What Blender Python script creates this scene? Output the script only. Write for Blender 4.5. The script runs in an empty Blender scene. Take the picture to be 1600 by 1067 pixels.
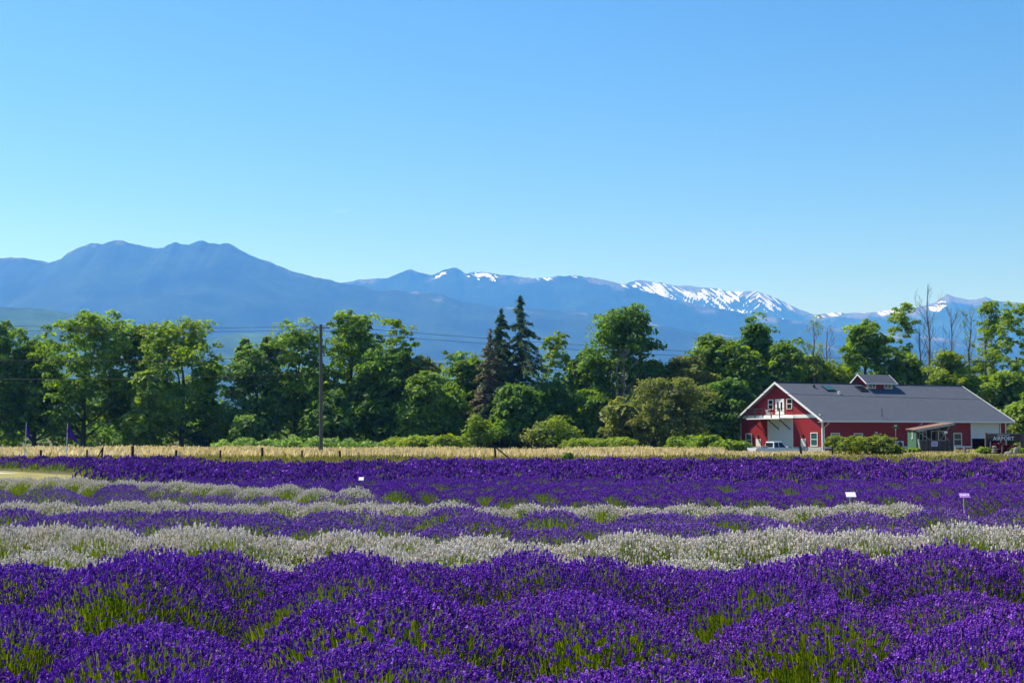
import bpy, math, random
import numpy as np
from mathutils import Vector, Matrix

# ------------------------------------------------------------------ camera, sky, sun, exposure
SC = bpy.context.scene
COL = SC.collection
R = math.radians
FPX, HOR, CXP, CH = 2222.0, 680.0, 800.0, 1.8      # focal length and horizon in 1600-px units, eye height
cam_d = bpy.data.cameras.new('camera'); cam = bpy.data.objects.new('camera', cam_d); COL.objects.link(cam)
cam_d.sensor_width = 36; cam_d.lens = 36 * FPX / 1600; cam_d.clip_start = 0.1; cam_d.clip_end = 60000
cam.location = (0, 0, CH); cam.rotation_euler = (R(90) + math.atan((HOR - 533.5) / FPX), 0, 0)
SC.camera = cam
SUN_EL, SUN_AZ = R(53), R(-57)     # azimuth from +Y towards +X
W = bpy.data.worlds.new('World'); SC.world = W; W.use_nodes = True
wn = W.node_tree.nodes; wl = W.node_tree.links
sky = wn.new('ShaderNodeTexSky'); sky.sky_type = 'NISHITA'; sky.sun_disc = False
sky.sun_elevation = SUN_EL; sky.sun_rotation = SUN_AZ; sky.altitude = 0
sky.air_density = 1.0; sky.dust_density = 0.25; sky.ozone_density = 3.0
bg = wn['Background']; bg.inputs['Strength'].default_value = 0.086
hs = wn.new('ShaderNodeHueSaturation'); hs.inputs['Saturation'].default_value = 1.32; hs.inputs['Hue'].default_value = 0.504
wl.new(sky.outputs[0], hs.inputs['Color']); wl.new(hs.outputs[0], bg.inputs[0])
sun_d = bpy.data.lights.new('sun', 'SUN'); sun_d.energy = 5.0; sun_d.angle = R(0.5); sun_d.color = (1.0, 0.95, 0.88)
sun = bpy.data.objects.new('sun', sun_d); COL.objects.link(sun)
sdir = Vector((math.sin(SUN_AZ) * math.cos(SUN_EL), math.cos(SUN_AZ) * math.cos(SUN_EL), math.sin(SUN_EL)))
sun.rotation_euler = sdir.to_track_quat('Z', 'Y').to_euler(); sun.location = (0, 0, 300)
SC.view_settings.view_transform = 'Standard'; SC.view_settings.look = 'None'
SC.view_settings.exposure = 0.7; SC.view_settings.gamma = 1.0; SC.view_settings.use_curve_mapping = False
SC.render.engine = 'CYCLES'
SC.cycles.use_denoising = True
try:
    SC.cycles.denoiser = 'OPENIMAGEDENOISE'; SC.cycles.denoising_input_passes = 'RGB_ALBEDO_NORMAL'
except Exception: pass
SC.cycles.max_bounces = 6; SC.cycles.diffuse_bounces = 3; SC.cycles.transmission_bounces = 4
SC.cycles.volume_bounces = 2; SC.cycles.transparent_max_bounces = 8
SC.cycles.caustics_reflective = False; SC.cycles.caustics_refractive = False
HAZE_DENSITY, HAZE_COLOR, HAZE_G = 1.05e-4, (0.085, 0.33, 1.0), 0.3

rng = np.random.default_rng(7)

# ------------------------------------------------------------------ helpers
def U(px): return (px - CXP) / FPX
def X(px, Y): return U(px) * Y                       # world x of picture column px at distance Y (pitch is tiny)
def Z(py, Y): return CH + (HOR - py) / FPX * Y

def tag(o, label=None, cat=None, group=None, kind=None):
    if label: o['label'] = label
    if cat: o['category'] = cat
    if group: o['group'] = group
    if kind: o['kind'] = kind
    return o
def empty(name, loc=(0, 0, 0), rz=0.0):
    o = bpy.data.objects.new(name, None); COL.objects.link(o); o.location = loc; o.rotation_euler = (0, 0, rz)
    o.empty_display_size = 0.2
    return o
def link(name, me, parent=None, loc=None):
    o = bpy.data.objects.new(name, me); COL.objects.link(o)
    if parent is not None: o.parent = parent
    if loc is not None: o.location = loc
    return o
def amesh(name, V, F, mat, attrs=None, smooth=False):
    """mesh from numpy arrays; F is (M,3) or (M,4); attrs {name: per-face or per-vertex floats}"""
    V = np.ascontiguousarray(V, dtype=np.float32); F = np.ascontiguousarray(F, dtype=np.int32)
    k = F.shape[1]; me = bpy.data.meshes.new(name)
    me.vertices.add(len(V)); me.vertices.foreach_set('co', V.ravel())
    me.loops.add(F.size); me.loops.foreach_set('vertex_index', F.ravel())
    me.polygons.add(len(F)); me.polygons.foreach_set('loop_start', np.arange(0, F.size, k, dtype=np.int32))
    try: me.polygons.foreach_set('loop_total', np.full(len(F), k, dtype=np.int32))
    except Exception: pass
    me.polygons.foreach_set('use_smooth', np.full(len(F), smooth, dtype=bool))
    for n, a in (attrs or {}).items():
        dom = 'FACE' if len(a) == len(F) and len(a) != len(V) else 'POINT'
        at = me.attributes.new(n, 'FLOAT', dom); at.data.foreach_set('value', np.ascontiguousarray(a, dtype=np.float32))
    me.update(calc_edges=True); me.validate()
    for m in (mat if isinstance(mat, (list, tuple)) else [mat]): me.materials.append(m)
    return me

class MB:
    """collects boxes, prisms and tubes; build() links them as ONE mesh object"""
    def __init__(s): s.v = []; s.f = []
    def add(s, vs, fs):
        b = len(s.v); s.v += [tuple(v) for v in vs]; s.f += [tuple(i + b for i in f) for f in fs]; return s
    def box(s, x0, x1, y0, y1, z0, z1):
        return s.add([(x0,y0,z0),(x1,y0,z0),(x1,y1,z0),(x0,y1,z0),(x0,y0,z1),(x1,y0,z1),(x1,y1,z1),(x0,y1,z1)],
                     [(3,2,1,0),(4,5,6,7),(0,1,5,4),(1,2,6,5),(2,3,7,6),(3,0,4,7)])
    def prism(s, poly, off):
        """closed polygon (3-D points) extruded by vector off"""
        n = len(poly); a = [Vector(p) for p in poly]; o = Vector(off)
        return s.add(a + [p + o for p in a], [tuple(range(n))[::-1], tuple(range(n, 2 * n))] + [(i, (i+1) % n, n + (i+1) % n, n + i) for i in range(n)])
    def bar(s, p, q, w, h=None):
        """square bar from p to q"""
        p = Vector(p); q = Vector(q); d = (q - p).normalized(); h = h or w
        up = Vector((0,0,1)) if abs(d.z) < 0.95 else Vector((0,1,0))
        a = d.cross(up).normalized() * w / 2; b = a.cross(d).normalized() * h / 2
        return s.prism([p - a - b, p + a - b, p + a + b, p - a + b], q - p)
    def tube(s, pts, rad, n=6):
        pts = [Vector(p) for p in pts]; base = len(s.v); k = len(pts)
        for i, p in enumerate(pts):
            d = (pts[min(i+1, k-1)] - pts[max(i-1, 0)]).normalized()
            up = Vector((0,0,1)) if abs(d.z) < 0.9 else Vector((1,0,0))
            a = d.cross(up).normalized(); b = d.cross(a).normalized(); r = rad[i] if hasattr(rad, '__len__') else rad
            for j in range(n):
                t = 2 * math.pi * j / n; s.v.append(tuple(p + a * (r * math.cos(t)) + b * (r * math.sin(t))))
        for i in range(k - 1):
            for j in range(n):
                s.f.append((base+i*n+j, base+i*n+(j+1) % n, base+(i+1)*n+(j+1) % n, base+(i+1)*n+j))
        s.f.append(tuple(base + j for j in range(n))[::-1]); s.f.append(tuple(base+(k-1)*n+j for j in range(n)))
        return s
    def lathe(s, c, prof, n=12):
        base = len(s.v)
        for (r, z) in prof:
            for j in range(n):
                t = 2*math.pi*j/n; s.v.append((c[0]+r*math.cos(t), c[1]+r*math.sin(t), c[2]+z))
        for i in range(len(prof)-1):
            for j in range(n): s.f.append((base+i*n+j, base+i*n+(j+1) % n, base+(i+1)*n+(j+1) % n, base+(i+1)*n+j))
        s.f.append(tuple(base+j for j in range(n))[::-1]); s.f.append(tuple(base+(len(prof)-1)*n+j for j in range(n)))
        return s
    def mesh(s, name, mat):
        me = bpy.data.meshes.new(name); me.from_pydata(s.v, [], s.f); me.update(); me.materials.append(mat); return me
    def build(s, name, mat, parent=None): return link(name, s.mesh(name, mat), parent)
def bev(o, w=0.01, seg=2):
    m = o.modifiers.new('bevel', 'BEVEL'); m.width = w; m.segments = seg; m.limit_method = 'ANGLE'; return o

def hash2(ix, iy, seed):
    h = (ix.astype(np.int64) * 374761393 + iy.astype(np.int64) * 668265263 + seed * 1274126177) & 0xffffffff
    h = ((h ^ (h >> 13)) * 1274126177) & 0xffffffff
    return ((h ^ (h >> 16)) & 0xffff) / 65535.0
def vnoise(x, y, seed=0):
    x = np.asarray(x, float); y = np.asarray(y, float)
    ix = np.floor(x).astype(np.int64); iy = np.floor(y).astype(np.int64); fx = x - ix; fy = y - iy
    fx = fx*fx*(3-2*fx); fy = fy*fy*(3-2*fy)
    a = hash2(ix, iy, seed); b = hash2(ix+1, iy, seed); c = hash2(ix, iy+1, seed); d = hash2(ix+1, iy+1, seed)
    return (a*(1-fx)+b*fx)*(1-fy) + (c*(1-fx)+d*fx)*fy
def fbm(x, y, seed=0, octv=5, gain=0.5):
    s = 0; a = 1; t = 0
    for k in range(octv): s = s + a*(vnoise(x*2**k, y*2**k, seed+k*17)*2-1); t += a; a *= gain
    return s / t
def ridged(x, y, seed=0, octv=5):
    s = 0; a = 1; t = 0
    for k in range(octv): s = s + a*(1-np.abs(vnoise(x*2**k, y*2**k, seed+k*13)*2-1)); t += a; a *= 0.5
    return s / t

# ------------------------------------------------------------------ materials
class NT:
    def __init__(s, name):
        s.m = bpy.data.materials.new(name); s.m.use_nodes = True; s.t = s.m.node_tree; s.n = s.t.nodes
        s.p = s.n['Principled BSDF']; s.out = s.n['Material Output']
    def new(s, t, **kw):
        n = s.n.new(t)
        for k, v in kw.items(): setattr(n, k, v)
        return n
    def l(s, a, b): s.t.links.new(a, b)
    def attr(s, name): n = s.new('ShaderNodeAttribute'); n.attribute_name = name; return n.outputs['Fac']
    def ramp(s, fac, stops, interp='LINEAR'):
        n = s.new('ShaderNodeValToRGB'); n.color_ramp.interpolation = interp; e = n.color_ramp.elements
        while len(e) < len(stops): e.new(0.5)
        for i, (p, c) in enumerate(stops): e[i].position = p; e[i].color = (*c, 1) if len(c) == 3 else c
        s.l(fac, n.inputs[0]); return n.outputs[0]
    def noise(s, scale, detail=4, rough=0.55, vec='Object', dist=0.0, sc=None):
        n = s.new('ShaderNodeTexNoise'); n.inputs['Scale'].default_value = scale; n.inputs['Detail'].default_value = detail
        n.inputs['Roughness'].default_value = rough; n.inputs['Distortion'].default_value = dist
        tc = s.new('ShaderNodeTexCoord'); src = tc.outputs[vec]
        if sc:
            mp = s.new('ShaderNodeMapping'); mp.inputs['Scale'].default_value = sc; s.l(src, mp.inputs[0]); src = mp.outputs[0]
        s.l(src, n.inputs['Vector']); return n.outputs[0]
    def math(s, op, a, b=None):
        n = s.new('ShaderNodeMath', operation=op)
        for i, v in enumerate((a, b)):
            if v is None: continue
            if isinstance(v, (int, float)): n.inputs[i].default_value = v
            else: s.l(v, n.inputs[i])
        return n.outputs[0]
    def mix(s, fac, a, b, blend='MIX'):
        n = s.new('ShaderNodeMix', data_type='RGBA', blend_type=blend)
        for i, v in ((0, fac), (6, a), (7, b)):
            if isinstance(v, (int, float)): n.inputs[i].default_value = v
            elif isinstance(v, (tuple, list)): n.inputs[i].default_value = (*v, 1)
            else: s.l(v, n.inputs[i])
        return n.outputs[2]
    def bump(s, h, strength=0.3, dist=0.02):
        n = s.new('ShaderNodeBump'); n.inputs['Strength'].default_value = strength; n.inputs['Distance'].default_value = dist
        s.l(h, n.inputs['Height']); s.l(n.outputs[0], s.p.inputs['Normal'])
    def base(s, c, rough=0.7, spec=0.3, metal=0.0):
        if isinstance(c, (tuple, list)): s.p.inputs['Base Color'].default_value = (*c, 1)
        else: s.l(c, s.p.inputs['Base Color'])
        s.p.inputs['Roughness'].default_value = rough; s.p.inputs['Specular IOR Level'].default_value = spec
        s.p.inputs['Metallic'].default_value = metal; return s
def leafy(name, stops, trans=0.35, tcol=None, rough=0.6, spec=0.25, sat=1.15):
    """leaf / petal material: colour by the per-face 'tint' attribute, part translucent"""
    k = NT(name); c = k.ramp(k.attr('tint'), stops); k.base(c, rough, spec)
    t = k.new('ShaderNodeBsdfTranslucent'); h = k.new('ShaderNodeHueSaturation')
    h.inputs['Saturation'].default_value = sat; h.inputs['Value'].default_value = 1.25; k.l(c, h.inputs['Color']); k.l(h.outputs[0], t.inputs[0])
    m = k.new('ShaderNodeMixShader'); m.inputs[0].default_value = trans
    k.l(k.p.outputs[0], m.inputs[1]); k.l(t.outputs[0], m.inputs[2]); k.l(m.outputs[0], k.out.inputs[0]); return k.m
def paint(name, col, var=0.12, scale=3.0, rough=0.55, spec=0.3, bump=0.1, metal=0.0, sc=None):
    k = NT(name); n = k.noise(scale, 5, 0.6, sc=sc)
    lo = tuple(c*(1-var) for c in col); hi = tuple(min(1, c*(1+var)) for c in col)
    k.base(k.ramp(n, [(0.3, lo), (0.7, hi)]), rough, spec, metal)
    if bump: k.bump(n, bump)
    return k.m
M = {}
M['purple'] = leafy('purple_petal', [(0, (0.08, 0.02, 0.18)), (0.45, (0.245, 0.062, 0.47)), (0.85, (0.41, 0.13, 0.71)), (1, (0.60, 0.29, 0.83))], 0.38, rough=0.7, spec=0.15)
M['white_fl'] = leafy('white_petal', [(0, (0.46, 0.44, 0.30)), (0.4, (0.72, 0.66, 0.58)), (1, (0.90, 0.85, 0.82))], 0.32, rough=0.8, spec=0.1, sat=1.0)
M['violet_fl'] = leafy('violet_petal', [(0, (0.15, 0.07, 0.24)), (0.45, (0.31, 0.15, 0.50)), (0.85, (0.44, 0.22, 0.66)), (1, (0.58, 0.36, 0.78))], 0.35, rough=0.7, spec=0.15)
M['stalk'] = leafy('lavender_stalk', [(0, (0.035, 0.075, 0.012)), (0.5, (0.15, 0.23, 0.022)), (1, (0.37, 0.42, 0.05))], 0.45)
M['hump'] = paint('lavender_hump', (0.04, 0.07, 0.018), 0.4, 14, 0.9, 0.1, 0.5)

def mat_ground():
    k = NT('soil_and_turf'); n = k.noise(0.35, 6, 0.65); n2 = k.noise(6, 5, 0.6)
    a = k.ramp(n, [(0.35, (0.06, 0.075, 0.025)), (0.55, (0.13, 0.12, 0.05)), (0.7, (0.17, 0.14, 0.07))])
    k.base(k.mix(0.5, a, k.ramp(n2, [(0.3, (0.05, 0.06, 0.02)), (0.7, (0.18, 0.15, 0.08))])), 0.95, 0.1); k.bump(n2, 0.5, 0.05); return k.m
M['ground'] = mat_ground()
M['turf'] = paint('mown_turf', (0.24, 0.22, 0.075), 0.35, 1.2, 0.95, 0.1, 0.4)
M['gravel'] = paint('pale_gravel', (0.45, 0.43, 0.38), 0.2, 8, 0.95, 0.1, 0.4)
M['dry'] = leafy('dry_grass', [(0, (0.10, 0.115, 0.018)), (0.35, (0.24, 0.21, 0.045)), (0.6, (0.60, 0.49, 0.17)), (0.85, (0.66, 0.51, 0.27)), (1, (0.76, 0.65, 0.40))], 0.35, sat=1.05)
M['bark'] = paint('bark', (0.10, 0.085, 0.07), 0.35, 6, 0.9, 0.15, 0.6, sc=(1, 1, 0.2))
M['postwood'] = paint('dark_post_wood', (0.045, 0.038, 0.034), 0.3, 6, 0.9, 0.1, 0.3)
M['polewood'] = paint('pole_wood', (0.13, 0.115, 0.105), 0.2, 6, 0.9, 0.1, 0.3, sc=(1, 1, 0.15))
M['deadwood'] = paint('dead_wood', (0.21, 0.18, 0.16), 0.25, 6, 0.9, 0.15, 0.4)
def leafmat(name, a, b, c, tr=0.5, k=3.4):
    return leafy(name, [(0, tuple(v*k for v in a)), (0.5, tuple(v*k for v in b)), (1, tuple(v*k for v in c))], tr)
M['maple'] = leafmat('maple_leaf', (0.026, 0.045, 0.008), (0.054, 0.086, 0.011), (0.105, 0.145, 0.018))
M['deep'] = leafmat('deep_leaf', (0.017, 0.034, 0.008), (0.035, 0.062, 0.010), (0.068, 0.105, 0.015), 0.5, 4.0)
M['locust'] = leafmat('locust_leaf', (0.04, 0.07, 0.010), (0.085, 0.125, 0.014), (0.15, 0.19, 0.022), 0.45, 2.7)
M['olive'] = leafmat('olive_leaf', (0.030, 0.040, 0.012), (0.062, 0.075, 0.018), (0.115, 0.115, 0.026))
M['scrub'] = leafmat('scrub_leaf', (0.028, 0.040, 0.008), (0.060, 0.075, 0.011), (0.12, 0.13, 0.018))
M['lime'] = leafmat('lime_leaf', (0.07, 0.11, 0.012), (0.14, 0.19, 0.018), (0.22, 0.26, 0.03), 0.45, 1.8)
M['blue_green'] = leafmat('blue_green_leaf', (0.028, 0.053, 0.014), (0.060, 0.100, 0.022), (0.13, 0.18, 0.045), 0.5, 2.8)
M['conifer'] = leafmat('conifer_needle', (0.010, 0.022, 0.010), (0.022, 0.044, 0.014), (0.055, 0.080, 0.022), 0.25, 3.4)
M['brown_conifer'] = leafmat('brown_needle', (0.035, 0.035, 0.018), (0.06, 0.06, 0.03), (0.10, 0.09, 0.05), 0.15)
M['red_leaf'] = leafmat('red_leaf', (0.05, 0.008, 0.012), (0.12, 0.015, 0.02), (0.22, 0.05, 0.03), 0.4, 0.9)
def rocky(name, forest, rock, snow=True):
    k = NT(name)
    n1 = k.noise(0.004, 8, 0.7); n2 = k.noise(0.02, 6, 0.7); n3 = k.noise(0.0016, 6, 0.6)
    fcol = k.ramp(n1, [(0.35, tuple(c*0.35 for c in forest)), (0.65, tuple(c*1.9 for c in forest))])
    fcol = k.mix(k.ramp(n2, [(0.4, (0, 0, 0)), (0.7, (1, 1, 1))]), fcol, tuple(c*0.7 for c in forest))
    rcol = k.ramp(n2, [(0.3, tuple(c*0.7 for c in rock)), (0.7, tuple(c*1.3 for c in rock))])
    rf = k.ramp(k.math('ADD', k.attr('rock'), k.math('MULTIPLY', k.math('SUBTRACT', n1, 0.5), 1.5)), [(0.45, (0, 0, 0)), (0.62, (1, 1, 1))])
    c = k.mix(rf, fcol, rcol)
    if snow:
        sn = k.noise(0.008, 5, 0.65, sc=(1.0, 0.35, 0.4), dist=0.6)
        sf = k.ramp(k.math('ADD', k.attr('snow'), k.math('MULTIPLY', k.math('SUBTRACT', sn, 0.5), 2.2)), [(0.50, (0, 0, 0)), (0.56, (1, 1, 1))])
        c = k.mix(sf, c, (0.88, 0.88, 0.90))
    k.base(c, 0.95, 0.05); return k.m
M['far_peak'] = rocky('far_peak', (0.020, 0.036, 0.016), (0.17, 0.15, 0.135))
M['forest_hill'] = rocky('forest_hill', (0.034, 0.072, 0.022), (0.16, 0.14, 0.12), False)

# ------------------------------------------------------------------ ground
def gz(x, y):
    x = np.asarray(x, float); y = np.asarray(y, float)
    return -0.6*np.exp(-(((x-29)/11)**2 + ((y-153)/10)**2)**1.5)
gx = np.concatenate([[-9000, -3000, -800, -300, -120], np.arange(-90, 111, 3.0), [140, 300, 800, 3000, 9000]])
gy = np.concatenate([[-2500, -600, -100, -20], np.arange(0, 231, 3.0), [260, 400, 900, 3000, 9000, 16500]])
GX, GY = np.meshgrid(gx, gy); nx, ny = len(gx), len(gy)
idx = np.arange(nx*ny).reshape(ny, nx)
gF = np.stack([idx[:-1, :-1], idx[:-1, 1:], idx[1:, 1:], idx[1:, :-1]], -1).reshape(-1, 4)
g = link('ground', amesh('ground', np.stack([GX, GY, gz(GX, GY)], -1).reshape(-1, 3), gF, M['ground'], smooth=True)); tag(g, kind='structure')
def sheet(name, pts, z, mat):
    me = bpy.data.meshes.new(name); me.from_pydata([(x, y, z) for x, y in pts], [], [tuple(range(len(pts)))]); me.materials.append(mat)
    o = link(name, me); tag(o, kind='structure'); return o
sheet('grass_path', [(-60, 50), (-14.5, 50), (-16.4, 60), (-25.6, 72.2), (-60, 73.4)], 0.004, M['turf'])
sheet('gravel_track', [(-60, 66), (-25.2, 66.2), (-23.2, 67.2), (-25.6, 70.2), (-60, 71)], 0.008, M['gravel'])

# ------------------------------------------------------------------ mountains
def ridge(name, prof, Yp, Yf, mat, seed, label, step=2.0, x0=-420, x1=1950, nv=70, rough=1.0, snow=(), rock=0.0, jag=1.0, spur=1.0):
    px = np.arange(x0, x1+1, step); p = np.array(prof, float)
    crest = np.interp(px, p[:, 0], p[:, 1])
    crest = crest - jag*(fbm(px/22, px*0, seed, 5)*2.6 + (ridged(px/9, px*0+3, seed+5, 3)-0.6)*1.6)
    xs = U(px)*Yp; zc = CH + (HOR-crest)/FPX*Yp
    v = np.concatenate([1-(1-np.linspace(0, 1, nv))**1.9, [1.06, 1.2, 1.5]])
    PX, VV = np.meshgrid(px, v); XS = np.broadcast_to(xs, PX.shape); ZC = np.broadcast_to(zc, PX.shape)
    Y = Yf + (Yp-Yf)*VV
    up = np.clip(VV, 0, 1); prof_v = np.where(VV <= 1, 0.30*up + 0.70*up**1.8, 1-1.1*(VV-1))
    wav = 26.0/spur
    warp = fbm(PX/70, VV*2.5, seed+40, 3)*1.1
    wx = fbm(XS/2600, Y/2600, seed+40, 3)*0.7; sp = ridged(XS/1500*spur + wx, Y/1900*spur + wx*0.7, seed+9, 4) - 0.62
    nk = int(40/step); kk = np.hanning(2*nk+1); kk /= kk.sum(); zs_ = np.convolve(np.pad(zc, nk, 'edge'), kk, 'valid'); ZS = np.broadcast_to(zs_, PX.shape)
    amp = ZS*0.25*rough*np.clip(np.sin(np.clip(VV, 0, 1)*math.pi)**0.8, 0, 1)
    fine = fbm(XS/330, Y/330, seed+3, 2)*ZS*0.042*rough*np.clip(1-VV, 0.0, 1)**0.4
    Zv = ZS*prof_v + (ZC-ZS)*np.clip(VV, 0, 1.1)**9 + amp*sp + fine
    Zv = np.maximum(Zv, -1.0)*np.where(VV <= 0, 0, 1) + np.where(VV <= 0, -1.0, 0)
    below = (ZC*np.clip(prof_v, 0, 1)) ; dpx = (ZC - np.minimum(Zv, ZC))/Yp*FPX    # drop below the crest, picture units
    sn = np.full(PX.shape, -2.0)
    for (a, b, d0, d1, s) in snow:
        e = s - 1.6*np.clip(np.maximum((a-PX), (PX-b))/10, 0, 2) - 1.6*np.clip(np.maximum(d0-dpx, dpx-d1)/4, 0, 2)
        sn = np.maximum(sn, e)
    sl_ = np.where(PX < 1118, -0.24, np.where(PX < 1152, -0.20, np.where(PX < 1185, 0.24, -0.26))); gul = ridged(PX/5.0+dpx*sl_, dpx/30, seed+77, 3)
    sn = sn + (gul-0.66)*2.8 + fbm(PX/26, dpx/14, seed+91, 3)*0.9
    rk = (rock*np.clip(1.15-dpx/26, -1.2, 1) if rock > 0 else -2.0) + 0.15*(ridged(PX/20, VV*3, seed+21, 3)-0.6)
    V = np.stack([XS, Y, Zv], -1).reshape(-1, 3); a, b = PX.shape; I = np.arange(a*b).reshape(a, b)
    F = np.stack([I[:-1, :-1], I[:-1, 1:], I[1:, 1:], I[1:, :-1]], -1).reshape(-1, 4)
    o = link(name, amesh(name, V, F, mat, {'snow': sn.ravel(), 'rock': rk.ravel()}, True))
    return tag(o, label, None, None, 'structure')
ridge('mountain_range', [(-420, 520), (700, 470), (900, 446), (975, 446), (990, 440), (1000, 437), (1012, 440), (1030, 441), (1060, 445), (1090, 447), (1112, 450), (1150, 456),
      (1185, 454), (1200, 458), (1215, 465), (1250, 483), (1275, 492), (1300, 488), (1350, 489), (1385, 485), (1430, 482), (1450, 477), (1462, 473), (1475, 464), (1483, 458), (1492, 464), (1505, 467), (1518, 470),
      (1530, 466), (1543, 461), (1556, 468), (1580, 471), (1600, 474), (1750, 480), (1950, 470)], 14500, 11500, M['far_peak'], 11,
      'snow streaked far mountain range on the right', step=1.8, x0=880, nv=72, spur=2.2, rough=0.8, rock=0.62,
      snow=[(985, 1115, 2, 34, 0.52), (1115, 1215, 1, 38, 0.44), (1150, 1235, 0, 9, 0.6), (1275, 1312, 0, 5, 0.9), (1375, 1405, 0, 7, 0.6), (1452, 1476, 4, 14, 0.6)])
ridge('mountain_range', [(-420, 520), (300, 470), (480, 447), (530, 440), (560, 436), (605, 435), (622, 428), (640, 420), (655, 425), (678, 429), (690, 422), (712, 417), (728, 425), (760, 424), (790, 429),
      (830, 433), (870, 431), (905, 431), (930, 435), (960, 441), (985, 447), (1040, 463), (1100, 478), (1170, 490), (1250, 502), (1350, 516), (1600, 540), (1950, 560)], 11200, 8800, M['far_peak'], 23,
      'long middle ridge with thin snow patches along its crest', step=2.4, x0=400, x1=1700, nv=70, spur=1.8, rough=0.8, rock=0.5,
      snow=[(680, 702, 4, 9, 0.15), (732, 778, 2, 7, 0.62), (745, 775, 8, 26, -0.05), (836, 862, 1, 5, 0.35), (888, 926, 1, 4, 0.55), (958, 988, 1, 4, 0.35)])
ridge('mountain', [(-420, 452), (-120, 408), (0, 402), (40, 403), (72, 410), (92, 404), (100, 396), (112, 390), (125, 383), (138, 377), (148, 378), (155, 379.5), (165, 376), (180, 373), (195, 378), (215, 383), (235, 386), (250, 385), (262, 380), (272, 377.5), (280, 381), (292, 381), (305, 377), (313, 376),
      (325, 380), (340, 381), (352, 379), (362, 384), (375, 392), (410, 406), (450, 421), (500, 434), (540, 443), (600, 454), (660, 456), (690, 459), (725, 472), (760, 478), (850, 481), (930, 491), (1000, 502), (1100, 521), (1250, 534), (1600, 560), (1950, 590)],
      8600, 5200, M['far_peak'], 37, 'broad blue forested mountain on the left with rocky summit knobs', step=3.2, nv=84, spur=1.0, rough=1.0, rock=0.42)
ridge('hill', [(-420, 462), (0, 479), (60, 482), (115, 490), (180, 505), (260, 530), (340, 556), (420, 600), (600, 640), (1950, 675)], 4600, 2700, M['forest_hill'], 51,
      'low dark forested hill at the far left', step=4, x1=700, nv=44, rough=0.7, jag=0.5, rock=-1)
ridge('hill', [(-420, 640), (200, 575), (300, 535), (340, 525), (365, 521), (420, 522), (480, 532), (600, 552), (700, 565), (900, 580), (1300, 590), (1950, 600)], 5100, 3300, M['forest_hill'], 63,
      'pale green forested foothill seen through the gap between the trees', step=5, nv=44, rough=0.7, jag=0.5, rock=-1)

# ------------------------------------------------------------------ haze
hz = NT('haze_air'); hz.n.remove(hz.p)
pv = hz.new('ShaderNodeVolumePrincipled'); pv.inputs['Color'].default_value = (*HAZE_COLOR, 1); pv.inputs['Density'].default_value = HAZE_DENSITY
pv.inputs['Anisotropy'].default_value = HAZE_G; pv.inputs['Absorption Color'].default_value = (1, 1, 1, 1)
hz.l(pv.outputs[0], hz.out.inputs['Volume'])
top = max((o.matrix_world @ Vector(c)).z for o in COL.objects if o.type == 'MESH' for c in o.bound_box) + 60
haze = MB().box(-9500, 9500, -2700, 17500, -2.5, top).build('haze', hz.m); tag(haze, kind='stuff'); haze.display_type = 'WIRE'


# ------------------------------------------------------------------ trees
def unit(v): return v/np.maximum(np.linalg.norm(v, axis=-1, keepdims=True), 1e-9)
def leaf_cloud(C, Nrm, size, r, asp=0.62):
    """rhombic leaf faces at C facing roughly Nrm; returns V, F"""
    n = len(C); Nrm = unit(Nrm); a = unit(np.cross(Nrm, r.normal(size=(n, 3)))); b = np.cross(Nrm, a)
    s = size[:, None]
    V = np.stack([C - a*s*0.5, C + b*s*0.5*asp + Nrm*s*0.10, C + a*s*0.5, C - b*s*0.5*asp + Nrm*s*0.10], 1).reshape(-1, 3)
    return V, np.arange(4*n).reshape(n, 4)
def sphere_dirs(n, r): return unit(r.normal(size=(n, 3)))
def clump_leaves(cc, rc, tint, per, lsize, r, flat=0.75, droop=0.0):
    """leaves spread through many clumps: shell-biased, normals outwards and up"""
    n = len(cc)*per; k = np.repeat(np.arange(len(cc)), per); d = sphere_dirs(n, r)
    d[:, 2] = np.where(d[:, 2] < -0.35, -d[:, 2], d[:, 2])
    rad = rc[k]*(0.45+0.62*r.random(n)**0.6)
    P = cc[k] + d*rad[:, None]*np.array([1, 1, flat]); P[:, 2] -= droop*rad*r.random(n)
    N = d*0.8 + np.array([0, 0, 0.55]) + r.normal(size=(n, 3))*0.45
    V, F = leaf_cloud(P, N, lsize*(0.65+0.7*r.random(n)), r)
    return V, F, np.clip(tint[k] + r.normal(size=n)*0.16, 0, 1)

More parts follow.
